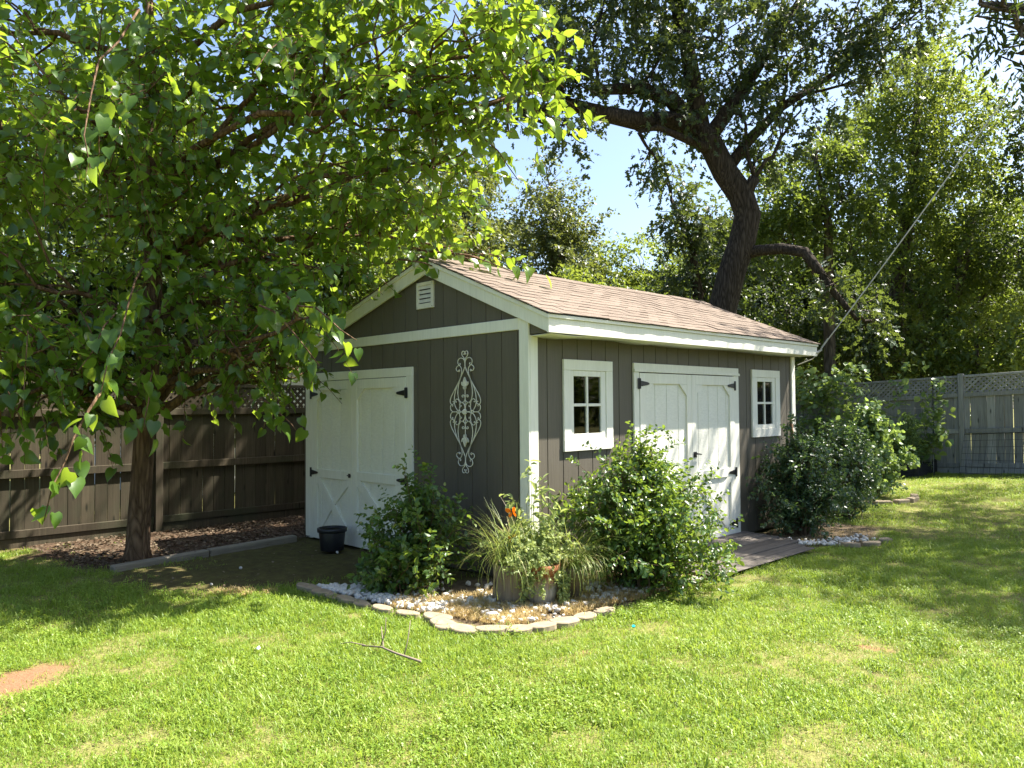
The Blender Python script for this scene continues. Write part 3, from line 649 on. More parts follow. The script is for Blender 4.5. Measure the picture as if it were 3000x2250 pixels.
# ------------------------------------------------------------------ wrought iron wall ornament
def ornament():
    root = thing('wall_ornament', 'cream wrought iron scroll ornament with fleur-de-lis hung on the gable wall', 'wall decoration'); root.location = (-.792, 0, 1.472)
    def mp(x, y): return ((x-348)*.001161, -.034, (860-y)*.000761)
    def spl(pts, n=7):
        P = np.array([pts[0]]+list(pts)+[pts[-1]], float); o = []
        for i in range(1, len(P)-2):
            for k in range(n):
                t_ = k/n; a, b, c, d = P[i-1], P[i], P[i+1], P[i+2]; o.append(.5*((2*b)+(-a+c)*t_+(2*a-5*b+4*c-d)*t_**2+(-a+3*b-3*c+d)*t_**3))
        o.append(P[-2]); return o
    paths = [[(392, 400), (410, 455), (432, 500), (470, 575), (505, 640), (529, 700), (532, 740), (518, 766), (497, 764), (487, 746), (492, 732), (502, 735)],
             [(350, 300), (362, 350), (390, 415), (430, 500), (455, 565), (474, 640), (481, 715), (474, 780), (450, 830), (425, 858)],
             [(350, 300), (372, 370), (400, 430), (425, 520), (436, 600), (434, 660), (422, 712), (396, 742), (368, 738), (351, 712), (350, 680), (362, 658), (380, 656), (385, 670), (376, 680), (368, 673)],
             [(350, 868), (351, 820), (358, 775), (376, 750), (398, 745), (414, 762), (412, 785), (402, 797), (393, 788), (399, 780)],
             [(425, 858), (415, 820), (412, 770), (424, 722), (446, 702), (464, 712), (468, 732), (459, 742), (453, 733)],
             [(352, 858), (390, 862), (430, 840), (455, 858), (490, 860), (518, 845), (530, 815), (526, 782), (508, 772), (500, 785), (508, 793)],
             [(350, 300), (350, 255), (362, 220), (388, 203), (415, 206), (434, 232), (434, 262), (422, 286), (408, 282), (405, 268), (413, 265)],
             [(393, 402), (388, 365), (393, 325), (412, 295), (436, 296), (455, 322), (450, 352), (432, 362), (424, 350), (416, 345), (412, 358), (422, 368)],
             [(349, 240), (358, 205), (378, 175), (385, 145), (377, 122), (360, 121), (350, 136), (352, 154), (361, 158), (362, 149)]]
    for q in paths:
        for sx in (1, -1):
            for sy in (1, -1):
                p = [mp(348+(x-348)*sx, 860+(y-860)*sy) for x, y in spl(q)]
                MB().tube(p, .0044, 6).build('scroll', M['orn'], root, smooth=True)
    MB().tube([mp(348, 560), mp(348, 1160)], .0042, 6).build('rod', M['orn'], root)
    for s in (1, -1):
        fl = link('fleur', None, None, root)
        m = MB()
        def petal(pts, d): m.prism([mp(348+x, 860-s*y)[0::2] for x, y in pts], -.042-d, -.030, 1)
        petal([(-8, 300), (8, 300), (13, 350), (16, 375), (0, 424), (-16, 375), (-13, 350)], .004); 
        for k in (1, -1): petal([(k*9, 305), (k*20, 312), (k*34, 325), (k*42, 345), (k*40, 368), (k*30, 362), (k*33, 348), (k*24, 350), (k*20, 375), (k*13, 370)], 0)
        petal([(-16, 290), (16, 290), (12, 302), (-12, 302)], .006); petal([(-10, 276), (10, 276), (14, 286), (-14, 286)], .004)
        m.build('fleur', M['orn'], root); bpy.data.objects.remove(fl)
        for k in (1, -1):
            MB().tube([mp(348+k*x, 860-s*y) for x, y in spl([(0, 170), (6, 190), (20, 204), (36, 196), (33, 180), (24, 184)])], .004, 6).build('scroll', M['orn'], root, smooth=True)
    m = MB(); rr = random.Random(3)
    for k in range(7):
        a = k*.9; c = mp(348+16*math.cos(a)*(k > 0), 860+22*math.sin(a)*(k > 0)); m.lathe([(0, -.012), (.010, -.008), (.013, 0), (.010, .008), (0, .012)], 8, (c[0], c[1]-.006-.003*rr.random(), c[2]))
    m.build('rosette', M['orn'], root, smooth=True)
ornament()

# ------------------------------------------------------------------ fences
def fence(name, label, wood, origin, direc, inward, length, post_at, ground, lean_seed, board_w=.142, slat_ranges=None, hs=1.50, hl=1.80):
    """board fence with rails and posts on the yard side and a strip of lattice on top; local s along the fence, d towards the yard"""
    root = thing(name, label, 'fence'); rr = random.Random(lean_seed)
    o, u, n = np.array(origin, float), np.array(direc, float), np.array(inward, float)
    ang_ = math.atan2(u[1], u[0]); flip = np.cross([u[0], u[1], 0], [n[0], n[1], 0])[2]
    def put(me, s, d, z, rx=0.0, rz=0.0, nm='board'):
        ob = link(nm, me, None, root); p = o+u*s+n*d
        ob.matrix_local = Matrix.Translation((p[0], p[1], z)) @ Matrix.Rotation(ang_+rz, 4, 'Z') @ Matrix.Rotation(rx, 4, 'Y'); return ob
    sg = 1 if flip > 0 else -1
    def bar(nm, s0, s1, d0, d1, h0, h1):
        m = MB(); g0, g1 = ground(*(o+u*s0)), ground(*(o+u*s1)); k = len(m.v)
        for s, g in ((s0, g0), (s1, g1)):
            for d in (d0, d1):
                for h in (h0, h1): p = o+u*s+n*d; m.v.append((p[0], p[1], g+h))
        m.f += [(0, 1, 3, 2), (4, 6, 7, 5), (0, 4, 5, 1), (2, 3, 7, 6), (0, 2, 6, 4), (1, 5, 7, 3)]
        return m.build(nm, wood, root, .004)
    variants = []
    for k in range(8):
        wv = board_w-rr.uniform(-.001, .003); c = [rr.uniform(-.004, .004) for _ in range(6)]
        m = MB().prism([(0, 0), (wv+c[0], 0), (wv+c[1], hs*.5), (wv+c[2], hs-.03), (c[3], hs-.03), (c[4], hs*.5)], -.008, .008, 1)
        variants.append(m.mesh('board', wood, .002))
    s = 0.0
    while s < length:
        g = float(ground(*(o+u*s))); put(rr.choice(variants), s, -.012+rr.uniform(-.003, .003), g+.03+rr.uniform(-.012, .012), rr.uniform(-.006, .006)); s += board_w+rr.choice([0, 0, 0, 0, 0, .001, .002, .006])
    ps = [p for p in post_at if -.1 <= p <= length+.1]; edges = [0]+ps+[length]
    for a, b in zip(edges[:-1], edges[1:]):
        if b-a < .2: continue
        a2, b2 = a+.052, b-.052
        bar('rail', a2, b2, .002, .040, hs-.055, hs+.03); bar('rail', a2, b2, .002, .040, .765, .855); bar('rail', a2, b2, .002, .040, .10, .185)
        bar('kick_board', a2, b2, .0, .022, -.05, .095)
        bar('top_rail', a2, b2, -.016, .026, hl, hl+.045)
    for p in ps:
        g = float(ground(*(o+u*p))); q = o+u*p+n*.02; h = hl+.075
        MB().box(-.046, .046, -.046, .046, -.2, h).build('post', wood, root, .006).matrix_local = Matrix.Translation((q[0], q[1], g)) @ Matrix.Rotation(ang_, 4, 'Z')
    # lattice strip: two layers of slats at 45 degrees
    H = hl-hs-.03; L = H*math.sqrt(2); sl_ = MB().box(-.019, .019, -.0035, .0035, 0, L).mesh('lattice_slat', wood)
    for (s0, s1) in slat_ranges:
        s = s0
        while s < s1:
            for k, dd in ((1, .001), (-1, -.008)):
                ss = s if k > 0 else s+H
                if ss-0 > s1 or ss < s0: continue
                g = float(ground(*(o+u*ss))); ob = link('lattice_slat', sl_, None, root); p = o+u*ss+n*dd
                ob.matrix_local = Matrix.Translation((p[0], p[1], g+hs+.03)) @ Matrix.Rotation(ang_, 4, 'Z') @ Matrix.Rotation(k*math.pi/4, 4, 'Y')
            s += .098
    return root, bar, put
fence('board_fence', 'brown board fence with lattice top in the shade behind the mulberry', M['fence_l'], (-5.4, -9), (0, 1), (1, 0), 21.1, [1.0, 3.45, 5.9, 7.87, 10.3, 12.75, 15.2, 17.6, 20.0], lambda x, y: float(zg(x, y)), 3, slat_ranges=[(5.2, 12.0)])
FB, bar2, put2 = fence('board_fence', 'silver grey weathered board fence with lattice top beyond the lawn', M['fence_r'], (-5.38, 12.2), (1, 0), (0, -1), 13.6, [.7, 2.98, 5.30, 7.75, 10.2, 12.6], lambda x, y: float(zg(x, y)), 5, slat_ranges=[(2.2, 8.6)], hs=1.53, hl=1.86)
m = MB(); o_ = (-.62, 12.165); m.box(o_[0]-.05, o_[0]+.05, o_[1]-.045, o_[1]+.0, .0, .93); m.build('board', M['fence_r'], FB, .004)
m = MB(); m.tube([(-1.30, 12.15, 1.98), (-1.18, 12.13, 1.68)], .022, 4); m.build('broken_slat', M['fence_r'], FB)

# ------------------------------------------------------------------ things round the shed
for i, (a, b, lb) in enumerate((((-3.285, -2.30), (-3.46, -1.32), 'front landscape timber edging the dirt beside the mulberry trunk'), ((-3.47, -1.30), (-3.62, -.22), 'rear landscape timber edging the dirt, ending at the shed corner'))):
    a, b = np.array(a), np.array(b); L = np.linalg.norm(b-a); m = MB().box(-.05, .05, 0, L, -.04, .065)
    o = thing('landscape_timber', lb, 'edging', 'landscape timbers beside the mulberry', m.mesh('landscape_timber', M['timber'], .012)); o.location = (a[0], a[1], -.022); o.rotation_euler = (.0, .03, math.atan2(b[1]-a[1], b[0]-a[0])-math.pi/2)
# black nursery bucket
bk = thing('plant_bucket', 'empty black plastic nursery bucket on the dirt in front of the white doors', 'bucket'); bk.location = (-2.67, -.30, 0)
M['blackplastic'] = plain('black_plastic', (.010, .011, .014), .42, 0, .5, .3, 5)
MB().lathe([(.0, .004), (.118, .0), (.122, .01), (.142, .215), (.140, .22), (.116, .02), (.0, .016)], 32).build('body', M['blackplastic'], bk, smooth=True)
MB().lathe([(.1425, .195), (.156, .198), (.158, .235), (.150, .240), (.141, .238), (.141, .20)], 32).build('rim', M['blackplastic'], bk, smooth=True)

# deck boards before the long wall's door
dk = thing('wooden_deck', 'low weathered dark plank deck in front of the white double door', 'deck')
rr = random.Random(11); y0, y1 = 1.33, 3.52
for i in range(7):
    x = .036+i*.142; e = .04*rr.uniform(-1, 1); tip = y1-(.0 if i < 4 else (i-3)*.10)
    b = box('plank', M['deck'], dk, x, x+.136, y0+e, tip+.03*rr.uniform(-1, 1), .012, .048-.004*i+rr.uniform(-.002, .002), .004); b.rotation_euler = (rr.uniform(-.002, .002), .0, 0)
box('joist', M['deck'], dk, .05, .95, 1.5, 1.58, -.05, .011); box('joist', M['deck'], dk, .05, .93, 3.1, 3.18, -.05, .011)

# edging stones: flat concrete pieces, each lifted out on its own
stone_t = plain('tan_concrete_stone', (.27, .22, .15), .9, 0, .2, .25, 14, .4)
ST = [(-1.27, -1.37, .30, .16, .25), (-1.02, -1.395, .27, .15, .05), (-.85, -1.39, .22, .13, -.1), (-.67, -1.375, .24, .14, .05), (-.50, -1.35, .22, .13, .0), (-.24, -1.335, .25, .14, .02), (.0, -1.285, .26, .14, .12), (.25, -1.205, .27, .17, .3), (.395, -1.265, .25, .19, .1), (.47, -1.335, .16, .11, .15), (.605, -1.255, .27, .2, .2), (.75, -1.14, .26, .19, .75), (.86, -1.0, .24, .17, .85), (.93, -.845, .26, .18, 1.2), (.975, -.66, .26, .18, 1.4), (.975, -.44, .22, .17, 1.5), (.99, -.24, .22, .16, 1.55), (1.18, 3.72, .22, .15, .6), (1.30, 3.98, .24, .16, 1.1), (1.33, 4.26, .24, .16, 1.5)]
SL = ['grey edging stone at the far left end of the row by the dirt', 'second edging stone from the left, mossy grey', 'small grey edging stone third from the left', 'grey edging stone fourth from the left, half in grass', 'fifth edging stone from the left, sunk in shaded grass', 'edging stone at the shadow edge, nearly buried in grass', 'tan edging stone where the sunlit stretch begins', 'tan flat stone tilted against the round one in the sunny row', 'round tan disc stone lying highest in the sunny row', 'short tan stone set low below the round disc', 'thick tan half-moon stone in front of the planter', 'wide tan stone at the curve nearest the camera', 'tan stone on the curve, just right of its nearest point', 'long tan stone right of the curve below the terracotta pot', 'pale tan stone on the right side of the bed edge', 'pale stone toward the big sunlit bush, second from the end', 'last pale stone of the row beside the big sunlit bush', 'flat stone nearest the deck by the dark shrub', 'middle flat stone beside the dark shrub', 'farthest flat stone at the foot of the dark shrub']
for (x, y, L, wd, a), lb in zip(ST, SL):
    r2 = random.Random(int(abs(x*1000+y*77))); pts = []
    for k in range(14):
        th = 2*math.pi*k/14; rx, ry = L/2, wd/2
        if math.sin(th) > .55: ry *= .72
        rx *= .90; ry *= .95; pts.append((rx*math.cos(th)*(1+r2.uniform(-.06, .06)), ry*math.sin(th)*(1+r2.uniform(-.06, .06))))
    me = MB().prism(pts, -.02, .026, 2).mesh('edging_stone', stone_t, .006)
    o = thing('edging_stone', lb, 'edging stone', 'edging stones round the gravel bed', me); o.location = (x, y, -.008+r2.uniform(0, .012)); o.rotation_euler = (r2.uniform(-.06, .06), r2.uniform(-.06, .06), a+r2.uniform(-.08, .08))

# planters
def pot_mat():
    t = NT('weathered_terracotta'); co = t.coord((1, 1, 1)); s = t.n('ShaderNodeSeparateXYZ'); t.l(co, s.inputs[0])
    n = t.noise(co, 7, 5, .6); n2 = t.noise(t.coord((14, 14, 1.5)), 2, 5)
    h = t.math('ADD', t.math('MULTIPLY', s.outputs[2], 3.4), t.math('MULTIPLY', n, .55))
    c = t.mix(t.ramp(h, [(.72, (0, 0, 0)), (1.0, (1, 1, 1))]), t.ramp(n2, [(.3, (.17, .155, .13)), (.7, (.42, .40, .36))]), t.ramp(n, [(.3, (.24, .085, .035)), (.7, (.36, .16, .08))]))
    t.col(c); t.rough(.9, .2); t.bump(n, .3, .004); return t.m
M['terracotta'] = pot_mat(); M['soil'] = plain('potting_soil', (.045, .03, .02), .95, 0, .1, .4, 40, .8)
def pot(name, label, loc, prof, mat, soil_r, soil_z, parts=()):
    o = thing(name, label, 'planter', 'planters at the shed corner'); o.location = loc
    MB().lathe(prof, 30).build('body', mat, o, smooth=True); MB().lathe([(0, soil_z+.01), (soil_r, soil_z)], 24).build('soil', M['soil'], o, smooth=True); return o
M['stump'] = wood_mat('stump_bark_wood', (.10, .075, .05), (.30, .24, .17), 1, (26, 26, 2))
p1, p2, p3 = (.26, -.45), (.47, -.36), (.53, -.08)
st = pot('stump_planter', 'tall brown log-like planter of long grass left of the terracotta pot', (*p1, 0), [(0, 0), (.172, 0), (.166, .06), (.158, .19), (.164, .285), (.156, .295), (.140, .285), (.135, .26), (0, .25)], M['stump'], .138, .262)
pot('terracotta_pot', 'grey stained terracotta pot with orange rim in the middle', (*p2, 0), [(0, 0), (.105, 0), (.125, .10), (.134, .21), (.131, .235), (.152, .238), (.155, .30), (.148, .306), (.134, .300), (.128, .25), (0, .24)], M['terracotta'], .13, .265)
pot('brown_pot', 'small brown pot hidden under drooping grass beside the big bush', (*p3, 0), [(0, 0), (.085, 0), (.105, .20), (.118, .205), (.12, .25), (.106, .25), (0, .22)], M['stump'], .104, .225)

def blade_clump(name, label, c, n, rng, length, spread, bend, parent=None, dry=.2, wid=.0035, side=None):
    V, F, fv = [], [], []; wid = wid*1.25
    for i in range(n):
        az = rng.uniform(0, 2*math.pi) if side is None else rng.normal(side, .8); L = length*rng.uniform(.45, 1.1); b0 = np.array([c[0]+rng.normal()*spread, c[1]+rng.normal()*spread, c[2]])
        lean = rng.uniform(.05, .55); d = np.array([math.cos(az), math.sin(az), 0]); sd = np.array([-d[1], d[0], 0]); bd = bend*rng.uniform(.3, 1.7)
        p = b0.copy(); th = lean*.6; k0 = len(V); ns = 9; kink = rng.integers(4, 9) if rng.random() < .3 else 99
        for s in range(ns):
            w_ = wid*(1-(s/(ns-1))**2*.85); V += [p-sd*w_/2, p+sd*w_/2]
            th += bd/ns*1.1; 
            if s == kink: th += rng.uniform(.8, 1.6)
            p = p+(d*math.sin(th)+np.array([0, 0, 1])*math.cos(th))*L/(ns-1)
        v = 1.0 if rng.random() < dry else rng.uniform(0, .75)
        for s in range(ns-1): F.append((k0+2*s, k0+2*s+1, k0+2*s+3, k0+2*s+2)); fv.append(v)
    return np_mesh(name, np.array(V), np.array(F), M['blade'], fv)
def top_thing(name, label, cat, me, group=None, kind=None): return thing(name, label, cat, group, me, None, kind)
rg = np.random.default_rng(5)
g = top_thing('grass_clump', 'long arching grass clump growing in the brown log planter', 'plant', None); g.location = (0, 0, 0)
link('blades', blade_clump('blades', '', (*p1, .26), 330, rg, .60, .055, 1.35), None, g, kind='stuff')
link('hanging_blades', blade_clump('blades', '', (p1[0]+.0, p1[1]-.06, .28), 110, rg, .62, .06, 2.7, dry=.35, side=-.8), None, g, kind='stuff')
g = top_thing('grass_clump', 'drooping grass clump spilling right toward the big bush', 'plant', None)
link('blades', blade_clump('blades', '', (*p3, .22), 190, rg, .62, .05, 2.0), None, g, kind='stuff')
link('hanging_blades', blade_clump('blades', '', (p3[0]+.05, p3[1]-.02, .26), 170, rg, .55, .05, 3.0, dry=.45, side=.3), None, g, kind='stuff')

def stems_plant(name, label, base, stems, leaf, mat, size, k, rng, cat='shrub', stem_mat=None, near=0, droop=.25, sprig_len=.16, sprigs_per=10, group=None, start=.15, stem_r=.006, up=.6, fill=None, fill_d=60):
    """stems: list of (tip position, sag); leaves on short sprigs all along the stems"""
    root = thing(name, label, cat, group); root.location = tuple(base); m = MB(); C, D = [], []
    b = np.asarray(base, float)
    for tip, st_, sag in stems:
        p = wobble(np.asarray(st_, float)-b, np.asarray(tip, float)-b, 9, .10, rng, sag); m.tube(p, np.linspace(stem_r, stem_r*.3, 9), 5, False)
        for s in range(sprigs_per):
            t_ = start+(1-start)*(s+rng.random())/sprigs_per; i = min(7, int(t_*8)); q = p[i]+(p[i+1]-p[i])*(t_*8-i); ax = unit(p[i+1]-p[i])
            d = ax*.7+rng.normal(size=3)*.75; C.append(q); D.append(d)
        C.append(p[-1]); D.append(p[-1]-p[-3]); 
    C, D = np.array(C), np.array(D)
    if fill:
        c_, o_ = blob_points(fill, fill_d, rng, .5); ok = (c_[:, 2] > .03+b[2]*0) & ~((c_[:, 0] < .05) & (c_[:, 1] > -.04)); C = np.concatenate([C, c_[ok]-b]); D = np.concatenate([D, o_[ok]+rng.normal(size=(ok.sum(), 3))*.6+np.array([0, 0, .35])])
    ln = sprig_len*(.5+rng.random(len(C)))
    for i in range(0, len(C), 2): m.tube([C[i], C[i]+unit(D[i])*ln[i]-np.array([0, 0, droop*ln[i]])], [stem_r*.35, stem_r*.15], 4, False)
    m.build('stems', stem_mat or M['twig'], root, smooth=True)
    P, Dd, N, S, V = sprigs(C, D, ln, k, size, rng, droop, up=up)
    zt = P[:, 2]; V = np.clip(V+.35*(rng.random(len(V)) < .10), 0, 1)
    if near:
        dist = np.linalg.norm(P+b-CAM, axis=1); sel = np.argsort(dist)[:near]; rest = np.ones(len(P), bool); rest[sel] = False
        leaf_objects(leaf, P[sel], Dd[sel], N[sel], S[sel], V[sel], mat, root); P, Dd, N, S, V = P[rest], Dd[rest], N[rest], S[rest], V[rest]
    link('foliage', leaves_mesh('foliage', leaf, P, Dd, N, S, V, mat), None, root, kind='stuff'); return root
def bush_stems(c, rx, ry, h, n, rng, spray=.12, base_r=.25, low=.12):
    out = []
    for i in range(n):
        az = rng.uniform(0, 2*math.pi); r = rng.random()**.5; e = rng.random()**.8
        el = e*math.pi/2; f = (1+rng.normal()*.07)
        tip = np.array([c[0]+rx*f*math.cos(az)*math.cos(el)*(.75+.25*r), c[1]+ry*f*math.sin(az)*math.cos(el)*(.75+.25*r), c[2]+low+(h-low)*(math.sin(el)**.8)*f+(rng.random() < .25)*spray*rng.random()*math.sin(el)])
        st_ = np.array([c[0]+rng.normal()*base_r*rx*.6, c[1]+rng.normal()*base_r*ry*.6, c[2]-.02]); out.append((tip, st_, .10))
    return out
def clear_of_shed(stems, x=.06, y=-.06):
    o = []
    for tip, s_, sag in stems:
        t_ = np.array(tip); s2 = np.array(s_)
        for q in (t_, s2):
            if q[1] > -.3 and q[0] < x+.02 and q[0] > -.6 and q[1] > y+.25: q[0] = x+.05+random.random()*.15
            if q[0] < -.02 and q[1] > y: q[1] = y-random.random()*.15
        o.append((t_, s2, sag))
    return o
rg = np.random.default_rng(21)
stems_plant('big_bush', 'big sunlit leafy bush in front of the white double door', (.68, .68, 0), clear_of_shed(bush_stems((.68, .68, 0), .74, .76, .98, 150, rg, .34, low=.05)), 'small', M['leaf_shrub'], .046, 9, rg, near=300, sprig_len=.17, sprigs_per=10, fill=[((.64, .62, .44), (.64, .68, .40)), ((.74, .70, .28), (.68, .76, .26)), ((.55, .38, .50), (.44, .42, .38)), ((.66, .78, .74), (.42, .5, .20))], fill_d=300)
stems_plant('young_bush', 'leafy bush with yellow tips in front of the gable wall beside the grey doors', (-.70, -.66, 0), clear_of_shed(bush_stems((-.70, -.66, 0), .62, .46, .74, 66, rg, .34)), 'small', M['leaf_shrub'], .050, 8, rg, near=300, sprig_len=.16, sprigs_per=9, fill=[((-.62, -.70, .34), (.42, .34, .28))], fill_d=120)
stems_plant('low_weed_clump', 'low dark weedy plants with pointed leaves under the young bush', (-.58, -.95, 0), bush_stems((-.58, -.95, 0), .42, .25, .34, 40, rg, .05, low=.06), 'small', M['leaf_shrub'], .065, 6, rg, cat='plant', near=60, sprig_len=.1, sprigs_per=5)
stems_plant('dark_bush', 'dense dark green bush in the shade at the far end of the long wall', (.42, 4.15, 0), clear_of_shed(bush_stems((.42, 4.15, 0), .52, .72, 1.02, 130, rg, .28, low=.05)), 'small', M['leaf_shrub2'], .046, 9, rg, near=200, sprig_len=.17, sprigs_per=10, fill=[((.42, 4.2, .45), (.46, .66, .42))], fill_d=300)
stems_plant('far_bush', 'rounded blue green bush standing behind the dark one past the shed corner', (.25, 5.75, 0), bush_stems((.25, 5.75, 0), .5, .6, 1.05, 95, rg, .2), 'small', M['leaf_shrub2'], .05, 9, rg, near=60, sprig_len=.18, sprigs_per=10)
stems_plant('garden_bush', 'lighter leafy bush beside the stone ring on the lawn', (-.28, 8.15, .03), bush_stems((-.28, 8.15, .03), .62, .6, 1.18, 85, rg, .2), 'broad', M['leaf_vine'], .075, 8, rg, near=60, sprig_len=.18, sprigs_per=9)
# herbs in the terracotta pot, and the tall flower stalks behind them
hs_ = [(np.array([p2[0]+rg.normal()*.13-.02, p2[1]+rg.normal()*.13-.03, .30+.30*rg.random()**.9]), np.array([p2[0]+rg.normal()*.06, p2[1]+rg.normal()*.06, .25]), .12) for _ in range(60)]
hs_ += [(np.array([p2[0]+.17*math.cos(a)+.02, p2[1]+.17*math.sin(a), rg.uniform(.04, .22)]), np.array([p2[0]+.1*math.cos(a), p2[1]+.1*math.sin(a), .29]), .18) for a in rg.uniform(-2.6, .9, 16)]
stems_plant('herb_plant', 'pale small-leaved herb overflowing the terracotta pot', (*p2, .25), hs_, 'broad', M['leaf_herb'], .023, 9, rg, cat='plant', stem_mat=M['green_stem'], near=150, sprig_len=.075, sprigs_per=10, stem_r=.0022, start=.2)
ts = [(np.array([p2[0]-.02+x, p2[1]+.0+y, z]), np.array([p2[0]-.04+x*.4, p2[1]+.02, .25]), .04) for x, y, z in ((-.14, .02, .95), (-.05, -.02, 1.03), (.03, .0, .85), (.12, .05, .78), (-.20, -.08, .80), (.0, .05, .92))]
stems_plant('tall_flower_stalks', 'tall thin going-to-seed stalks above the herb pot', (*p2, .26), ts, 'narrow', M['leaf_herb'], .075, 4, rg, cat='plant', stem_mat=M['green_stem'], near=60, sprig_len=.09, sprigs_per=7, stem_r=.004, droop=.5)
# orange butterflies on wire stakes
M['butterfly'] = None
t = NT('orange_butterfly_wing'); n_ = t.noise(t.coord((1, 1, 1)), 40, 3); t.col(t.ramp(n_, [(.3, (.60, .14, .01)), (.55, (.75, .33, .03)), (.8, (.62, .16, .01))])); t.rough(.4); tr = t.n('ShaderNodeBsdfTranslucent'); tr.inputs[0].default_value = (.95, .38, .02, 1); mx = t.n('ShaderNodeMixShader'); mx.inputs[0].default_value = .55; t.l(t.b.outputs[0], mx.inputs[1]); t.l(tr.outputs[0], mx.inputs[2]); t.l(mx.outputs[0], t.out.inputs[0]); M['butterfly'] = t.m
for (x, y, z, a, s, lb) in ((p2[0]-.17, p2[1]-.14, .70, .5, 1.0, 'upper orange butterfly stake above the herbs'), (p2[0]-.15, p2[1]-.17, .50, 1.1, .8, 'lower orange butterfly stake half hidden in the herbs')):
    b = thing('butterfly_stake', lb, 'garden stake', 'orange butterfly stakes'); b.location = (x, y, z); b.rotation_euler = (.3, -.2, a)
    for k in (1, -1):
        m = MB(); f = .55
        for pts in ([(0, .0), (.020, .034), (.048, .046), (.056, .030), (.044, .006), (.010, -.002)], [(0, -.003), (.030, -.004), (.044, -.020), (.034, -.040), (.018, -.036), (.004, -.016)]):
            n0 = len(m.v); m.v += [(k*u*s*.75, -u*s*f, v*s) for u, v in pts]+[(k*u*s*.75, -u*s*f+.0012, v*s) for u, v in pts]; q = len(pts)
            m.f += [tuple(range(n0, n0+q)), tuple(range(n0+q, n0+2*q))[::-1]]+[(n0+i, n0+(i+1) % q, n0+q+(i+1) % q, n0+q+i) for i in range(q)]
        m.build('wing', M['butterfly'], b)
    MB().tube([(0, 0, .03*s), (0, -.004, 0), (0, 0, -.035*s)], [.003, .005, .002], 6).build('body', M['iron'], b)
    MB().tube([(0, .002, -.02), (.0, .03, -.36)], .0015, 5).build('wire', M['iron'], b)

# white gravel and dry weeds in the beds
def rand_in(poly, n, rng):
    p = np.array(poly); lo, hi = p.min(0), p.max(0); out = np.zeros((0, 2))
    while len(out) < n:
        q = lo+(hi-lo)*rng.random((n*3, 2)); out = np.concatenate([out, q[in_poly(q, poly)]])
    return out[:n]
t = NT('white_quartz'); n_ = t.noise(t.coord((1, 1, 1)), 9, 5); t.col(t.ramp(n_, [(.3, (.42, .38, .31)), (.6, (.70, .68, .63))])); t.rough(.8, .3); t.bump(n_, .4, .01); M['quartz'] = t.m
def rock_mesh(seed):
    r = np.random.default_rng(seed); g = (1+5**.5)/2
    V = unit(np.array([(-1, g, 0), (1, g, 0), (-1, -g, 0), (1, -g, 0), (0, -1, g), (0, 1, g), (0, -1, -g), (0, 1, -g), (g, 0, -1), (g, 0, 1), (-g, 0, -1), (-g, 0, 1)], float))
    V = V*(1+r.normal(size=(12, 1))*.16)*np.array([1, r.uniform(.6, .9), r.uniform(.45, .7)])
    F = [(0, 11, 5), (0, 5, 1), (0, 1, 7), (0, 7, 10), (0, 10, 11), (1, 5, 9), (5, 11, 4), (11, 10, 2), (10, 7, 6), (7, 1, 8), (3, 9, 4), (3, 4, 2), (3, 2, 6), (3, 6, 8), (3, 8, 9), (4, 9, 5), (2, 4, 11), (6, 2, 10), (8, 6, 7), (9, 8, 1)]
    return np_mesh('rock', V, np.array(F), M['quartz'])
rocks = [rock_mesh(i) for i in range(6)]
rg = np.random.default_rng(8)
band = [(-1.25, -1.32), (-.3, -1.22), (.3, -1.08), (.7, -.98), (.85, -.6), (.92, .2), (.95, 1.2), (.75, 1.2), (.6, -.2), (.0, -.75), (-.5, -1.05), (-.95, -1.0), (-1.1, -1.1)]
Q = np.concatenate([rand_in(band, 1350, rg), rand_in([(-.9, -1.2), (.8, -.9), (.9, .9), (.1, .9), (.05, -.05), (-.6, -.4)], 900, rg), rand_in([(-1.25, -1.30), (-.62, -1.30), (-.5, -1.05), (-1.05, -.98)], 650, rg), rand_in([(.35, 3.40), (.75, 3.36), (1.15, 3.75), (1.22, 4.3), (1.0, 4.5), (.85, 3.8)], 420, rg)])
keep = (smooth_noise(Q, 4.5, 31) > .42+.25*(Q[:, 0] > -.4)*(Q[:, 1] > -1.2)) | (rg.random(len(Q)) < .20); Q = Q[keep]; n = len(Q)
scatter('white_gravel', np.column_stack([Q, zg(Q[:, 0], Q[:, 1])-.004+rg.random(n)*.02]), rg.uniform(-.5, .5, (n, 3))*np.array([1, 1, 12]), rg.uniform(.010, .036, n), rg.integers(0, 6, n), rocks, label='chunky white quartz gravel in the bed round the shed corner', category='gravel')

def tuft(seed, n, hmin, hmax, spread, wid, mat, lean=.5, flop=.6):
    r = np.random.default_rng(seed); V, F, fv = [], [], []
    for i in range(n):
        az = r.uniform(0, 2*math.pi); d = np.array([math.cos(az), math.sin(az), 0]); sd = np.array([-d[1], d[0], 0]); L = r.uniform(hmin, hmax); th = abs(r.normal())*lean
        p = np.array([r.normal()*spread, r.normal()*spread, -.005]); k0 = len(V); v = np.clip(r.normal(.45, .22), 0, 1)
        for s in range(3):
            w_ = wid*(1, .8, .12)[s]*r.uniform(.8, 1.2); V += [p-sd*w_/2, p+sd*w_/2]; p = p+(d*math.sin(th)+np.array([0, 0, 1])*math.cos(th))*L/2; th += flop*r.uniform(.3, 1.5)
        F += [(k0, k0+1, k0+3, k0+2), (k0+2, k0+3, k0+5, k0+4)]; fv += [v, min(1, v+.08)]
    return np_mesh('tuft', np.array(V), np.array(F), mat, fv)
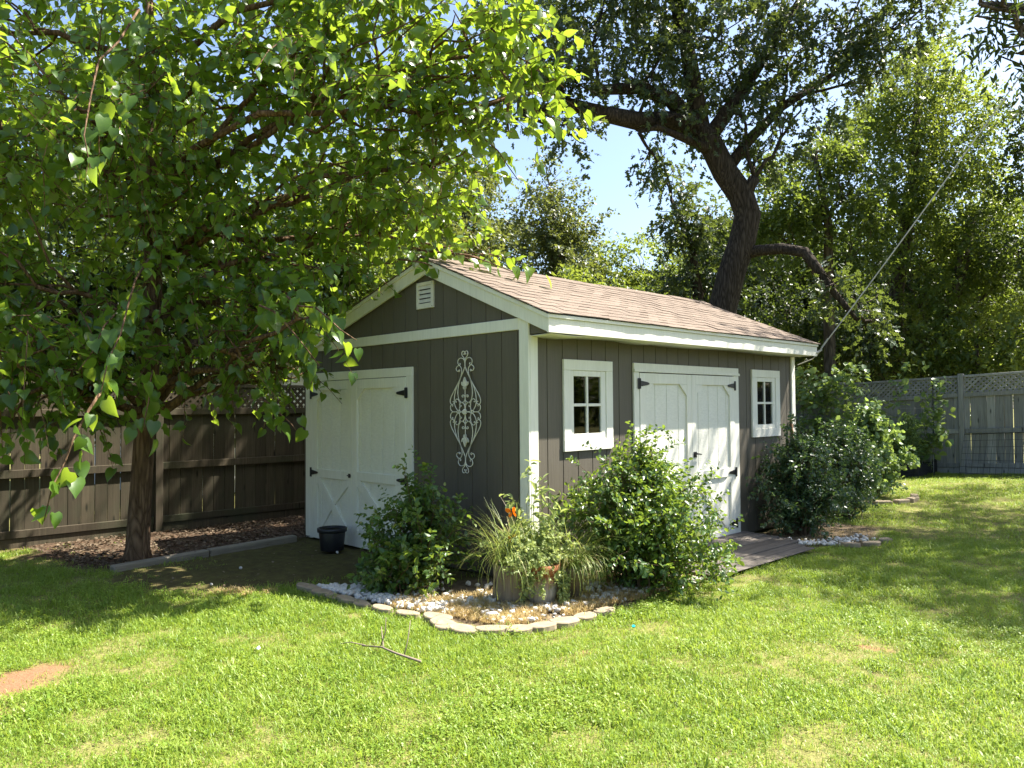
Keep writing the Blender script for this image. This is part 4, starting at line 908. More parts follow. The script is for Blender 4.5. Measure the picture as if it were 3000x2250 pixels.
def lawn_mat(name, stops, trans, tf=.42):
    t = NT(name); a = t.n('ShaderNodeAttribute', attribute_name='v'); geo = t.n('ShaderNodeNewGeometry')
    n = t.n('ShaderNodeTexNoise'); n.inputs['Scale'].default_value = .8; n.inputs['Detail'].default_value = 4; t.l(geo.outputs['Position'], n.inputs['Vector'])
    n2 = t.n('ShaderNodeTexNoise'); n2.inputs['Scale'].default_value = 6.5; n2.inputs['Detail'].default_value = 3; t.l(geo.outputs['Position'], n2.inputs['Vector'])
    f = t.math('ADD', t.math('MULTIPLY', a.outputs['Fac'], .6), t.math('ADD', t.math('MULTIPLY', n.outputs['Fac'], .5), t.math('ADD', t.math('MULTIPLY', n2.outputs['Fac'], .7), -.42)))
    c = t.ramp(f, stops); t.col(c); t.rough(.45, .4)
    tr = t.n('ShaderNodeBsdfTranslucent'); t.l(t.mix(.5, c, trans), tr.inputs[0]); mx = t.n('ShaderNodeMixShader'); mx.inputs[0].default_value = tf
    t.l(t.b.outputs[0], mx.inputs[1]); t.l(tr.outputs[0], mx.inputs[2]); t.l(mx.outputs[0], t.out.inputs[0]); return t.m
M['lawn'] = lawn_mat('lawn_blade', [(.05, (.085, .165, .020)), (.42, (.18, .285, .034)), (.80, (.29, .365, .065)), (1.0, (.42, .38, .15))], (.52, .64, .06))
M['dry'] = lawn_mat('dry_weed_blade', [(.2, (.40, .29, .12)), (.6, (.56, .42, .19)), (.9, (.34, .33, .10))], (.6, .46, .2), .35)
# dry tan weeds between the stones
Q = np.concatenate([rand_in(band, 2200, rg), rand_in([(-.3, -1.0), (.8, -.95), (.93, .9), (.3, .9)], 1600, rg)]); k = smooth_noise(Q, 4.2, 77) > .40; Q = Q[k & (Q[:, 0] > -.5)]; Q2 = rand_in(BED2, 130, rg); Q = np.concatenate([Q, Q2[Q2[:, 0] > .6], rand_in([(-1.8, -1.9), (-1.4, -1.55), (-1.3, -1.7), (-1.7, -2.1)], 60, rg)]); n = len(Q)
scatter('dry_weeds', np.column_stack([Q, np.full(n, .0)]), np.column_stack([np.zeros(n), np.zeros(n), rg.uniform(0, 6.3, n)]), rg.uniform(.6, 1.2, n), rg.integers(0, 3, n), [tuft(90+i, 16, .02, .07, .02, .0035, M['dry'], .8, .8) for i in range(3)], label='dry tan weeds between the white gravel', category='weeds')

# the lawn
def lawn():
    rng = np.random.default_rng(17); out = []
    for (x0, x1, y0, y1, dens) in ((-1.6, 4.2, -5.2, -1.0, 1350), (-1.6, 4.6, -1.0, 1.4, 1200), (1.0, 5.5, 1.4, 5.0, 800), (-1.2, 7, 5.0, 12.1, 300), (-5.2, -1.6, -4.8, -1.4, 800), (4.6, 7, -5.6, 5, 200), (-5.2, -1.6, -9, -4.8, 120), (-1.6, 7, -9, -5.6, 120), (0.9, 1.0, 1.4, 5, 640)):
        n = int((x1-x0)*(y1-y0)*dens); out.append(np.column_stack([x0+(x1-x0)*rng.random(n), y0+(y1-y0)*rng.random(n)]))
    P = np.concatenate(out); mulch, moss, bed, dirt = zones(P)
    dens = (1-mulch*.985)*(1-moss*.955)*(1-np.clip(bed*1.6, 0, 1))*(1-np.clip(dirt*1.1, 0, 1)*.97)
    patch = smooth_noise(P, 2.6, 41)*.6+smooth_noise(P, 7.5, 42)*.4
    dens = dens*np.clip((patch-.16)/.22, .34, 1)
    inside = ((P[:, 0] < .05) & (P[:, 0] > -3.75) & (P[:, 1] > -.03) & (P[:, 1] < 5)) | ((P[:, 0] < .88) & (P[:, 0] > 0) & (P[:, 1] > 1.35) & (P[:, 1] < 3.45)) | ((P[:, 0] < .95) & (P[:, 0] > 0) & (P[:, 1] > 1.3) & (P[:, 1] < 3.3))
    ok = (rng.random(len(P)) < dens) & ~inside; P = P[ok]; patch = patch[ok]; n = len(P)
    tall = np.clip((patch-.3)*1.5, 0, .5)+.75
    vs = [tuft(100+i, 16, .014, .046, .036, .0042, M['lawn'], .8, .8) for i in range(5)]+[tuft(110+i, 9, .025, .070, .03, .0050, M['lawn'], .6, .7) for i in range(2)]
    # a broad-leaved weed among the grass
    r = np.random.default_rng(3); L = 16; a = r.uniform(0, 6.3, L); D = np.column_stack([np.cos(a), np.sin(a), r.uniform(.1, .9, L)]); Nn = np.tile([0, 0, 1.], (L, 1))+r.normal(size=(L, 3))*.2
    vs.append(leaves_mesh('weed', 'broad', np.column_stack([r.normal(size=(L, 2))*.022, r.uniform(.0, .03, L)]), D, Nn, r.uniform(.007, .017, L), r.uniform(.2, .8, L), M['lawn']))
    idx = rng.integers(0, 5, n); u = rng.random(n); idx[u < .07] = 5; idx[(u > .10) & (u < .15)] = 6
    wn = smooth_noise(P, 1.1, 55); idx[(u > .2) & (u < .2+.30*np.clip((wn-.45)*2.5, .15, 1))] = 7
    scatter('lawn_grass', np.column_stack([P, zg(P[:, 0], P[:, 1])+(smooth_noise(P, 1.7, 5)-.5)*.03-.012]), np.column_stack([rng.normal(size=n)*.12, rng.normal(size=n)*.12, rng.uniform(0, 6.3, n)]), tall*rng.uniform(.75, 1.2, n), idx, vs, label='short sunlit lawn of mixed grass and clover', category='grass')
lawn()
# leaf litter on the mulch
M['litter'] = leaf_mat('dead_leaf', (.040, .030, .019), (.145, .108, .072), (.15, .11, .05), .1, .8, .15, (.24, .19, .135))
rg = np.random.default_rng(33); Q = rand_in([(-5.35, -2.6), (-3.5, -2.4), (-3.6, 0), (-3.75, 3), (-5.35, 3)], 5200, rg); n = len(Q); a = rg.uniform(0, 6.3, n)
link('leaf_litter', leaves_mesh('leaf_litter', 'broad', np.column_stack([Q, .0+rg.random(n)*.015]), np.column_stack([np.cos(a), np.sin(a), rg.normal(size=n)*.25]), np.column_stack([rg.normal(size=(n, 2))*.3, np.ones(n)]), rg.uniform(.018, .048, n), rg.random(n)*.85, M['litter']), None, None, kind='stuff', label='brown leaf litter under the mulberry along the fence', category='leaf litter')
Q = rand_in(MOSS, 260, rg); n = len(Q); a = rg.uniform(0, 6.3, n)
link('moss_litter', leaves_mesh('moss_litter', 'broad', np.column_stack([Q, .0+rg.random(n)*.008]), np.column_stack([np.cos(a), np.sin(a), rg.normal(size=n)*.2]), np.column_stack([rg.normal(size=(n, 2))*.3, np.ones(n)]), rg.uniform(.012, .03, n), rg.random(n), M['litter']), None, None, kind='stuff', label='crumbs of dead leaf on the mossy dirt before the doors', category='leaf litter')
# fallen twig, scrap of paper, bottle cap, tool handle
tw = thing('fallen_twig', 'bare forked grey twig lying on the sunlit lawn', 'twig'); tw.location = (.72, -1.95, .03); M['greytwig'] = plain('grey_twig', (.20, .16, .12), .85)
for r_, pts in ((.008, [(.26, .03, .0), (.08, -.02, .02), (-.05, -.03, .03), (-.20, -.07, .015)]), (.005, [(-.03, -.03, .03), (-.14, .04, .05), (-.24, .10, .09)]), (.004, [(-.06, -.03, .03), (-.05, .0, .12), (-.06, .01, .20)]), (.004, [(.14, .0, .01), (.10, .06, .10), (.07, .10, .19)]), (.004, [(-.18, -.06, .02), (-.3, -.09, .02), (-.35, -.13, .01)])):
    MB().tube(pts, np.linspace(r_, r_*.5, len(pts)), 6).build('twig_branch', M['greytwig'], tw, smooth=True)
M['paper'] = plain('white_paper', (.75, .76, .76), .7); M['cyan'] = plain('turquoise_plastic', (.02, .42, .45), .4)
V = [(-.035, -.012, .0), (.0, -.02, .012), (.035, -.01, .004), (.03, .014, .018), (-.005, .02, .03), (-.03, .012, .01)]
me = np_mesh('paper_scrap', np.array(V), [np.array([(0, 1, 4, 5), (1, 2, 3, 4)])], M['paper']); o = thing('paper_scrap', 'small crumpled white scrap lying in the sunlit grass', 'litter', me=me); o.location = (.06, -2.48, .025); o.scale = (.65, .65, .65); o.modifiers.new('t', 'SOLIDIFY').thickness = .001
me = MB().lathe([(0, 0), (.016, 0), (.017, .010), (.014, .014), (0, .013)], 14).mesh('bottle_cap', M['cyan']); o = thing('bottle_cap', 'turquoise bottle cap in the grass right of the stones', 'litter', me=me); o.location = (1.45, -.49, .035); o.rotation_euler = (.5, .2, 0); o.scale = (.7, .7, .7)
V = MB().tube([(.03, 4.76, 1.34), (.05, 4.78, .9), (.16, 4.84, .02)], [.016, .017, .018], 10)
o = thing('tool_handle', 'brown wooden tool handle leaning against the shed corner past the small window', 'tool'); V.build('handle', M['tool'], o, smooth=True)
for (x, y, r_, lb) in ((-2.47, -.36, .022, 'white pebble beside the black bucket'), (-2.45, -1.42, .022, 'lone white pebble on the mossy dirt'), (-1.98, -1.9, .018, 'white pebble at the grassy end of the dirt')):
    o = thing('pebble', lb, 'pebble', 'stray white pebbles', rocks[2]); o.location = (x, y, r_*.4); o.scale = (r_,)*3

# overhead cable from the eave's far corner
cb = thing('overhead_cable', 'pale service cable rising from the eave corner to the upper right', 'cable'); M['cable'] = plain('grey_cable', (.46, .45, .43), .6)
a = np.array([.33, 4.99, 2.22]); b = at(2212, 133, 8.6); b2 = a+(b-a)*1.9
pts = [a+(b2-a)*t_-np.array([0, 0, .10*4*t_*(1-t_)]) for t_ in np.linspace(0, 1, 24)]
MB().tube(pts, .0078, 8).build('wire', M['cable'], cb, smooth=True)
q = a+np.array([.0, .0, .0]); m = MB()
for k in range(9): m.tube([q+(b-a)/np.linalg.norm(b-a)*(.02+.016*k)+np.array([0, 0, .012]), q+(b-a)/np.linalg.norm(b-a)*(.02+.016*k)-np.array([0, 0, .012])], .008, 6)
m.tube([(.286, 4.96, 2.17), (.34, 5.0, 2.215)], .012, 6); m.build('insulator', M['cable'], cb)
MB().tube([(.33, 4.99, 2.20), (.2, 5.03, 2.10), (.04, 4.95, 2.03)], .006, 6).build('drop_wire', M['cable'], cb)

# raised bed, trellis and climbing vine in the back corner
M['blackwood'] = plain('black_stained_wood', (.018, .019, .022), .7)
rb = thing('raised_bed', 'black raised garden bed under the climbing vine', 'garden bed'); z0 = float(zg(-1.4, 11))
for k in range(2):
    z = z0-.05+.16*k
    for b_ in ((-2.2, -.5, 10.95, 11.0), (-2.2, -.5, 11.95, 12.0), (-2.2, -2.15, 11.0, 11.95), (-.55, -.5, 11.0, 11.95)): box('plank', M['blackwood'], rb, *b_, z, z+.155, .004)
for x in (-2.2, -.55):
    for y in (10.94, 11.96): box('corner_post', M['blackwood'], rb, x-.01, x+.06, y-.012, y+.05, z0-.1, z0+.33, .003)
box('soil', M['soil'], rb, -2.14, -.56, 11.01, 11.94, z0-.1, z0+.2, 0)
tl = thing('garden_trellis', 'thin wire mesh trellis holding the climbing vine', 'trellis'); M['wire'] = plain('galvanised_wire', (.35, .36, .35), .5, .6)
for i in range(14):
    x = -3.0+.2*i; MB().tube([(x, 11.5, z0+.1), (x, 11.55, z0+1.75)], .003, 4).build('wire', M['wire'], tl)
for i in range(9):
    z = z0+.25+.18*i; MB().tube([(-3.0, 11.5+.03*i/9, z), (-.4, 11.5+.03*i/9, z)], .003, 4).build('wire', M['wire'], tl)
for x in (-3.0, -.4): MB().tube([(x, 11.51, z0-.1), (x, 11.56, z0+1.8)], .012, 6).build('stake', M['blackwood'], tl)
rg = np.random.default_rng(61)
vs = []
for i in range(62):
    x0 = rg.uniform(-3.2, -.4); x1 = x0+rg.normal()*.7; vs.append((np.array([np.clip(x1, -4.0, -.25), 11.4+rg.normal()*.15, z0+rg.uniform(.5, 2.1)]), np.array([x0, 11.5, z0+.15]), .04))
for i in range(14): vs.append((np.array([rg.uniform(-4.4, -1.4), 11.2+rg.normal()*.2, z0+rg.uniform(1.6, 2.2)]), np.array([rg.uniform(-3.6, -2.2), 11.5, z0+1.2]), .12))
stems_plant('climbing_vine', 'climbing bean vine with pale glinting leaves on the wire trellis', (-2.2, 11.5, z0), vs, 'broad', M['leaf_vine'], .125, 4, rg, cat='vine', stem_mat=M['green_stem'], near=200, sprig_len=.22, sprigs_per=7, stem_r=.005, start=.1, droop=.15, up=1.2)
stems_plant('tomato_plant', 'tall feathery plant at the open end of the raised bed', (-.72, 11.2, z0+.2), bush_stems((-.72, 11.2, z0+.2), .24, .22, .85, 34, rg, .2), 'narrow', M['leaf_vine'], .06, 9, rg, cat='plant', stem_mat=M['green_stem'], sprig_len=.16, sprigs_per=8)
stems_plant('squash_plant', 'low broad-leaved plant filling the raised bed', (-1.5, 11.2, z0+.2), bush_stems((-1.5, 11.3, z0+.2), .6, .35, .45, 34, rg, .1), 'broad', M['leaf_vine'], .12, 5, rg, cat='plant', stem_mat=M['green_stem'], sprig_len=.2, sprigs_per=5)
# ring of stones round the garden bush
for i, a in enumerate(np.linspace(-2.5, .45, 8)):
    lb = ['rear left stone', 'left stone', 'front left stone', 'left front stone', 'front stone', 'right front stone', 'right stone', 'rear right stone'][i]+' of the grey ring round the lawn bush'
    o = thing('ring_stone', lb, 'edging stone', 'stones ringing the garden bush', MB().box(-.13, .13, -.055, .055, -.03, .055).mesh('ring_stone', stone_t, .012)); x, y = -.28+.74*math.cos(a), 7.75+.74*math.sin(a)
    o.location = (x, y, float(zg(x, y))); o.rotation_euler = (0, 0, a+math.pi/2+random.uniform(-.1, .1))
# wire pen panel leaning on the back fence
wp = thing('pen_panel', 'black wire pen panel leaning against the grey back fence', 'wire panel'); M['blackwire'] = plain('black_wire', (.03, .03, .032), .5)
zb = float(zg(.6, 11.9))
for i in range(17): x = -.02+.1*i; MB().tube([(x, 11.72, zb), (x, 12.09, zb+.72+.02*i*.3)], .0025, 4).build('wire', M['blackwire'], wp)
for i in range(7): t_ = i/6; MB().tube([(-.02, 11.72+.37*t_, zb+.72*t_), (1.58, 11.72+.37*t_, zb+(.72+.1)*t_)], .0035 if i not in (0, 6) else .006, 4).build('wire', M['blackwire'], wp)
# neighbour's white house beyond the brown fence
nh = thing('white_house', 'white clapboard house wall glimpsed through the left fence lattice', 'house'); M['clap'] = plain('white_clapboard', (.72, .73, .75), .6)
for i in range(16): MB().prism([(-9.0, .0+.17*i), (-8.97, .0+.17*i), (-8.985, .17*(i+1)-.004), (-9.0, .17*(i+1)-.004)], .2, 3.4, 1).build('clapboard', M['clap'], nh)
MB().box(-14, -9.0, .22, 3.38, 0, 2.72).build('wall', M['clap'], nh); MB().prism([(.0, 2.73), (3.6, 2.73), (1.8, 3.6)], -14.2, -8.7, 0).build('roof', M['shingle'], nh)

# ------------------------------------------------------------------ trees
def B(x, y, d, r, ry=None, rz=None): return (at(x, y, d), (r, ry or r, rz or r*.85))
# the mulberry on the left, its crown reaching over the camera's side of the yard
mb = (-3.64, -1.95)
trunk = [((mb[0], mb[1], -.1), .17), ((mb[0], mb[1], .12), .118), ((mb[0]+.02, mb[1]+.02, .7), .104), ((mb[0]+.04, mb[1]+.06, 1.5), .10), ((mb[0]+.06, mb[1]+.10, 2.35), .10), ((mb[0]+.05, mb[1]+.12, 3.0), .085), ((mb[0]-.02, mb[1]+.1, 3.9), .07), ((mb[0]+.0, mb[1]+.1, 5.2), .05), ((mb[0]+.1, mb[1], 6.6), .03)]
blobs = [B(150, 230, 7.4, 1.4), B(420, 190, 7.8, 1.45), B(700, 130, 7.6, 1.3), B(900, 150, 7.4, 1.05), B(1030, 120, 7.2, .72), B(1100, 210, 7.2, .50), B(300, 470, 7.8, 1.2), B(560, 440, 8.0, 1.15), B(780, 380, 7.8, .9), B(930, 360, 7.6, .66), B(80, 620, 7.0, .95), B(330, 690, 7.4, .75), B(520, 650, 7.8, .75), B(640, 560, 7.8, .62), B(40, 790, 6.4, .5), B(230, 800, 7.0, .45), B(250, -200, 8, 1.6), B(700, -200, 8, 1.6), B(950, -80, 7.8, .9), B(640, 690, 7.0, .30), B(520, 770, 7.2, .35), B(900, 500, 8.4, .35), B(1040, 560, 8.8, .22), B(60, 850, 6.6, .34), B(180, 850, 7.2, .34), B(450, 790, 8.0, .34), B(590, 790, 8.2, .30), B(640, 800, 8.4, .2), B(-20, 60, 7.8, .9), B(-150, 300, 7.6, 1.3), B(-120, 650, 7, .9)]
# branches hanging in front: (from, to)
rg = np.random.default_rng(77); ex = []; hang = [(at(320, 560, 6.9), at(215, 860, 5.6)), (at(215, 850, 5.6), at(95, 1125, 5.2)), (at(330, 800, 6.6), at(310, 930, 6.5)), (at(620, 640, 6.4), at(770, 735, 6.0)), (at(560, 660, 6.4), at(690, 790, 6.2)), (at(1080, 150, 7), at(1200, 290, 6.9)), (at(1060, 60, 7), at(1225, 195, 7)), (at(990, 250, 7.2), at(1120, 390, 7.1)), (at(300, 20, 6.9), at(200, 390, 5.6)), (at(280, 640, 7.0), at(170, 800, 6.0)), (at(560, 860, 7), at(640, 930, 7)), (at(60, 700, 6.9), at(40, 905, 6.7)), (at(900, 540, 7.6), at(1160, 590, 7.8)), (at(860, 560, 7.4), at(1010, 600, 7.6))]
for (a, b) in hang:
    n = int(9+10*np.linalg.norm(b-a)); t_ = (np.arange(n)+.3)/n; P = a+(b-a)*t_[:, None]+rg.normal(size=(n, 3))*.06; D = unit(b-a)[None]*.5+rg.normal(size=(n, 3))*.5; D[:, 2] -= .75
    N = rg.normal(size=(n, 3))*.4+np.array([.5, -.15, .75]); ex.append((P, D, N, rg.uniform(.085, .15, n), np.clip(rg.normal(.62, .15, n), 0, 1)))
mul = tree('mulberry_tree', 'broad mulberry tree with big bright leaves growing left of the shed', trunk, blobs, M['leaf_mul'], M['bark_mul'], 'heart', .104, 46, 6, .42, droop=.32, limb_r=.04, seed=11, twigs=1, near_leaves=300, lobed='lobed', extra=ex, up=.75, shell=.45)
for (a, b) in hang: MB().tube([np.asarray(p)-np.array([*mb, -.1]) for p in wobble(a, b, 6, .06, rg, .04)], np.linspace(.011, .004, 6), 5).build('hanging_twig', M['bark_mul'], mul, smooth=True)
# the big oak with the bent trunk behind the shed
od = 13.6
pth = [(1553, 720, 0.258), (1562, 660, 0.245), (1580, 590, 0.237), (1602, 525, 0.232), (1615, 465, 0.228), (1600, 420, 0.224), (1565, 370, 0.215), (1535, 310, 0.206), (1500, 268, 0.198)]
b0 = at(1556, 700, od); tr_ = [((b0[0]-.03, b0[1], -.2), .42), ((b0[0]-.02, b0[1], .9), .33)]+[(at(x, y, od), r) for x, y, r in pth]
limbsp = [[(1505, 275, od, .20), (1450, 262, 13.4, .17), (1380, 262, 13.1, .155), (1300, 245, 12.8, .13), (1230, 225, 12.5, .10), (1120, 245, 12.2, .06)], [(1505, 280, od, .17), (1450, 215, 13.4, .14), (1380, 190, 13.2, .11), (1280, 195, 12.8, .08)], [(1510, 275, od, .19), (1500, 190, 13.6, .15), (1480, 80, 13.6, .12), (1440, -60, 13.5, .09)], [(1530, 300, od, .15), (1600, 200, 13.8, .12), (1660, 110, 14, .09), (1740, -20, 14, .06)], [(1600, 550, od, .12), (1640, 541, 13.5, .098), (1690, 537, 13.3, .092), (1738, 545, 13.1, .095), (1765, 580, 13.0, .085), (1800, 630, 12.9, .06), (1822, 655, 12.8, .05), (1850, 690, 12.7, .03)], [(1545, 330, od, .1), (1480, 300, 13.3, .07), (1420, 275, 13, .05), (1380, 285, 12.9, .03)], [(1600, 430, od, .13), (1622, 400, 13.5, .10), (1630, 385, 13.5, .10)], [(1560, 380, od, .12), (1620, 300, 13.9, .10), (1690, 230, 14.2, .08), (1800, 160, 14.3, .05)]]
blobs = [B(1180, 60, 12.2, 1.0), B(1300, 30, 12.8, 1.2), B(1240, 175, 12.2, .62), B(1430, 80, 13.4, 1.15), B(1400, 185, 12.9, .55), B(1560, 90, 13.6, 1.15), B(1600, 220, 13.6, .75), B(1700, 120, 13.8, 1.05), B(1720, 250, 13.8, .62), B(1830, 70, 13.6, .95), B(1930, 60, 13.2, .7), B(1990, 20, 13, .45), B(1230, 290, 11.9, .40), B(1420, 350, 13, .32), B(1500, 250, 13.2, .5), B(1640, 330, 14.4, .6), B(1320, -150, 13, 1.8), B(1680, -160, 13.6, 1.9), B(1950, -120, 13.3, 1.2), B(1130, 170, 11.8, .5), B(1880, 180, 13.8, .5), B(1800, 610, 12.9, .42), B(1850, 650, 13.0, .45), B(1890, 700, 13.2, .40)]
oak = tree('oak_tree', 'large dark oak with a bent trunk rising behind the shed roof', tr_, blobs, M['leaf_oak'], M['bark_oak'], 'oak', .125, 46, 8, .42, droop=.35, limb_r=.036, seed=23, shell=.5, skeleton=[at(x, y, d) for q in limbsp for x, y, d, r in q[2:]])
for q in limbsp: MB().tube([at(x, y, d)-np.array(tr_[0][0]) for x, y, d, r in q], [r for *_, r in q], 10).build('limb', M['bark_oak'], oak, smooth=True)
def trunk_to(x, y, d, r, top, lean=(0, 0), z0=-.2):
    p = at(x, y, d); g0 = np.array([p[0]-lean[0], p[1]-lean[1], z0]); t_ = at(*top)
    return [(g0, r*1.5), (g0+(p-g0)*.15, r*1.1), (p, r), ((p+t_)/2+np.array([.1, .1, 0]), r*.75), (t_, r*.4)]
# smaller oak behind, left of the bent trunk
tree('young_oak', 'slender young oak leafing just left of the bent oak trunk', trunk_to(1510, 640, 16.5, .10, (1450, 430, 16.5)), [B(1470, 470, 16.4, .72), B(1500, 560, 16.6, .75), B(1440, 390, 16.2, .42), B(1540, 470, 16.8, .6), B(1480, 640, 16.8, .7), B(1560, 620, 17, .7), B(1420, 330, 16, .25)], M['leaf_oak'], M['bark_oak'], 'oak', .13, 60, 8, .4, seed=31, limb_r=.03, droop=.3)
# woods beyond the back fence, right
tree('elm_tree', 'tall light green tree standing highest at the right beyond the fence', trunk_to(1935, 640, 19, .17, (1985, 150, 19)), [B(1990, 190, 19, 1.3), B(2070, 260, 19, 1.1), B(1930, 300, 19, 1.3), B(2030, 380, 19, 1.4), B(1900, 430, 18.6, 1.1), B(2100, 420, 19, 1.1), B(1970, 500, 18.6, 1.1), B(2080, 540, 18.8, 1.0), B(2000, 110, 19.2, .6)], M['leaf_light'], M['bark'], 'diamond', .105, 105, 9, .4, seed=41, limb_r=.035)
tree('hackberry_tree', 'yellow green tree with forked trunks right of the bent oak', trunk_to(1790, 640, 17.5, .12, (1760, 330, 17.5)), [B(1690, 420, 17.5, .95), B(1760, 350, 17.8, 1.0), B(1830, 420, 17.6, 1.0), B(1670, 500, 17.4, .7), B(1740, 500, 17.6, .85), B(1840, 530, 17.6, .9), B(1810, 300, 18, .7)], M['leaf_bg'], M['bark'], 'diamond', .105, 105, 9, .4, seed=43, limb_r=.035)
tree('elm_tree', 'dark leafy tree with a leaning pale trunk behind the right fence', [(at(2005, 860, 18.5)*np.array([1, 1, 0]), .22), (at(2035, 720, 18), .17), (at(2075, 590, 18), .15), (at(2100, 470, 18), .1)], [B(2120, 520, 18, 1.1), B(2060, 640, 18, .9), B(2180, 620, 18, 1.1), B(1960, 620, 18.4, .8)], M['leaf_bg'], M['bark'], 'diamond', .105, 105, 9, .4, seed=47, limb_r=.035)
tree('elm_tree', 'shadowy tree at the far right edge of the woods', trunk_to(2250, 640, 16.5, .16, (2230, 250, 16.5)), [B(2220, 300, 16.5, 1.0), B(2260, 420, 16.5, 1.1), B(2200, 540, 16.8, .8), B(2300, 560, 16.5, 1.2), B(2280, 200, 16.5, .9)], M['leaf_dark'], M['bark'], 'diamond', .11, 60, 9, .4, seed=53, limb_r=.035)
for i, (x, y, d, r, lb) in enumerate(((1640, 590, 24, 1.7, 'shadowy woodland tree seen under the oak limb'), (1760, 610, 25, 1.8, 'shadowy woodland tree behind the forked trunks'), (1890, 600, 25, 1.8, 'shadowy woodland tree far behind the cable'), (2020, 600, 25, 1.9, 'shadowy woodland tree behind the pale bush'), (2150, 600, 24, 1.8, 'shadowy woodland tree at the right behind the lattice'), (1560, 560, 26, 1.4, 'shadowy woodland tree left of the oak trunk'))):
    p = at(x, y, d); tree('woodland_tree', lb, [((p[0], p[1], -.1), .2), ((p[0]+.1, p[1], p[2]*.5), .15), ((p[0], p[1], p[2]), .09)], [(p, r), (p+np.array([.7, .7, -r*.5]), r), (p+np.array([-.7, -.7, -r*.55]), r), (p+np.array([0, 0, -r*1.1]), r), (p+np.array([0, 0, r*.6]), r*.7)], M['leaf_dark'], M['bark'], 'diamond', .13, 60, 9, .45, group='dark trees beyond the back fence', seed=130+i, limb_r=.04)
for i, (x, y, d, r, mt, lb) in enumerate(((1780, 700, 15.5, .75, 'leaf_dark', 'dark bush behind the back fence nearest the shed eave'), (1880, 730, 15.6, .8, 'leaf_dark', 'dark bush behind the fence under the cable'), (1990, 740, 15.6, .75, 'leaf_light', 'pale broadleaf bush leaning over the fence post'), (2110, 730, 15.4, .85, 'leaf_bg', 'bright bush above the lattice right of the fence post'), (2220, 720, 15, .9, 'leaf_light', 'pale bush above the lattice at the right edge'), (1700, 660, 16.5, .9, 'leaf_dark', 'dark bush showing over the far end of the shed roof'))):
    d = max(d, (18.0+r)/(.698+.428*(x-1106)/1000)); p = at(x, y, d); tree('shrub', lb, [((p[0], p[1], 0), .06), ((p[0], p[1], p[2]), .03)], [(p, (r*1.15, r, r*.9)), (p+np.array([.4, -.1, -.7]), (r, r, r)), (p+np.array([-.5, .2, -.6]), (r, r, r))], M[mt], M['bark'], 'small', .12, 55, 7, .4, group='bushes behind the back fence', seed=60+i, limb_r=.02, up=1.0, cat='bush')
# trees in the middle distance, over the roof
tree('round_tree', 'olive green rounded tree over the roof ridge, left of a pair', trunk_to(1000, 700, 25, .2, (1000, 420, 25)), [B(1000, 410, 25, 1.3), B(930, 500, 25, 1.5), B(1060, 500, 25, 1.3), B(1000, 580, 25, 1.6), B(880, 580, 25, 1.3), B(1040, 370, 25.4, .7)], M['leaf_olive'], M['bark'], 'diamond', .12, 75, 9, .45, seed=71, limb_r=.03, group='rounded trees beyond the shed')
tree('round_tree', 'olive green rounded tree over the roof ridge, right of a pair', trunk_to(1190, 700, 23, .2, (1190, 420, 23)), [B(1180, 400, 23, .8), B(1150, 480, 23, 1.1), B(1220, 480, 23, 1.0), B(1190, 560, 23, 1.4), B(1120, 580, 23, 1.0), B(1240, 560, 23.4, .9), B(1175, 350, 23, .35)], M['leaf_olive'], M['bark'], 'diamond', .12, 75, 9, .45, seed=73, limb_r=.03, group='rounded trees beyond the shed')
for i, (x, y, d, r, mt, lb) in enumerate(((1300, 590, 24, .95, 'leaf_light', 'pale green bushy tree low behind the ridge, left one'), (1385, 580, 24.5, 1.05, 'leaf_light', 'pale green bushy tree low behind the ridge, in the sky gap'), (1440, 630, 22, .9, 'leaf_bg', 'green bush behind the ridge beside the young oak'), (1330, 680, 21, 1.0, 'leaf_bg', 'green bush just clearing the shed ridge'), (1230, 640, 21, .9, 'leaf_light', 'bright bush above the middle of the ridge'))):
    p = at(x, y, d); tree('bushy_tree', lb, [((p[0], p[1], 0), .12), ((p[0], p[1], p[2]), .05)], [(p, r), (p+np.array([-.6, -.6, -.7]), r), (p+np.array([.6, .6, -.8]), r*1.1)], M[mt], M['bark'], 'diamond', .12, 70, 9, .4, group='bushes behind the shed roof', seed=80+i, limb_r=.03, cat='tree')
# trees beyond the left fence
for i, (x, y, d, r, mt, lb) in enumerate(((-60, 700, 11.5, 1.5, 'leaf_dark', 'dark tree beyond the left fence at the edge of view'), (130, 640, 12.5, 1.5, 'leaf_dark', 'dark tree beyond the left fence behind the hanging branch'), (340, 660, 13, 1.5, 'leaf_dark', 'dark tree beyond the left fence behind the mulberry trunk'), (520, 600, 15, 1.7, 'leaf_bg', 'green tree beyond the left fence behind the lattice'), (720, 560, 16, 1.8, 'leaf_bg', 'green tree left of the shed roof beyond the fence'), (860, 480, 19, 1.9, 'leaf_olive', 'olive tree behind the left slope of the roof'), (250, 300, 19, 2.2, 'leaf_bg', 'tall tree far behind the mulberry crown'))):
    p = at(x, y, d); tree('woodland_tree', lb, [((p[0], p[1], -.1), .22), ((p[0]+.1, p[1], p[2]*.5), .16), ((p[0], p[1], p[2]), .1)], [(p, r), (p+np.array([.3, .9, -r*.6]), r*.9), (p+np.array([-.3, -.9, -r*.55]), r*.95), (p+np.array([.2, .1, r*.55]), r*.7)], M[mt], M['bark'], 'diamond', .12, 85, 9, .45, group='trees beyond the left fence', seed=90+i, limb_r=.05)
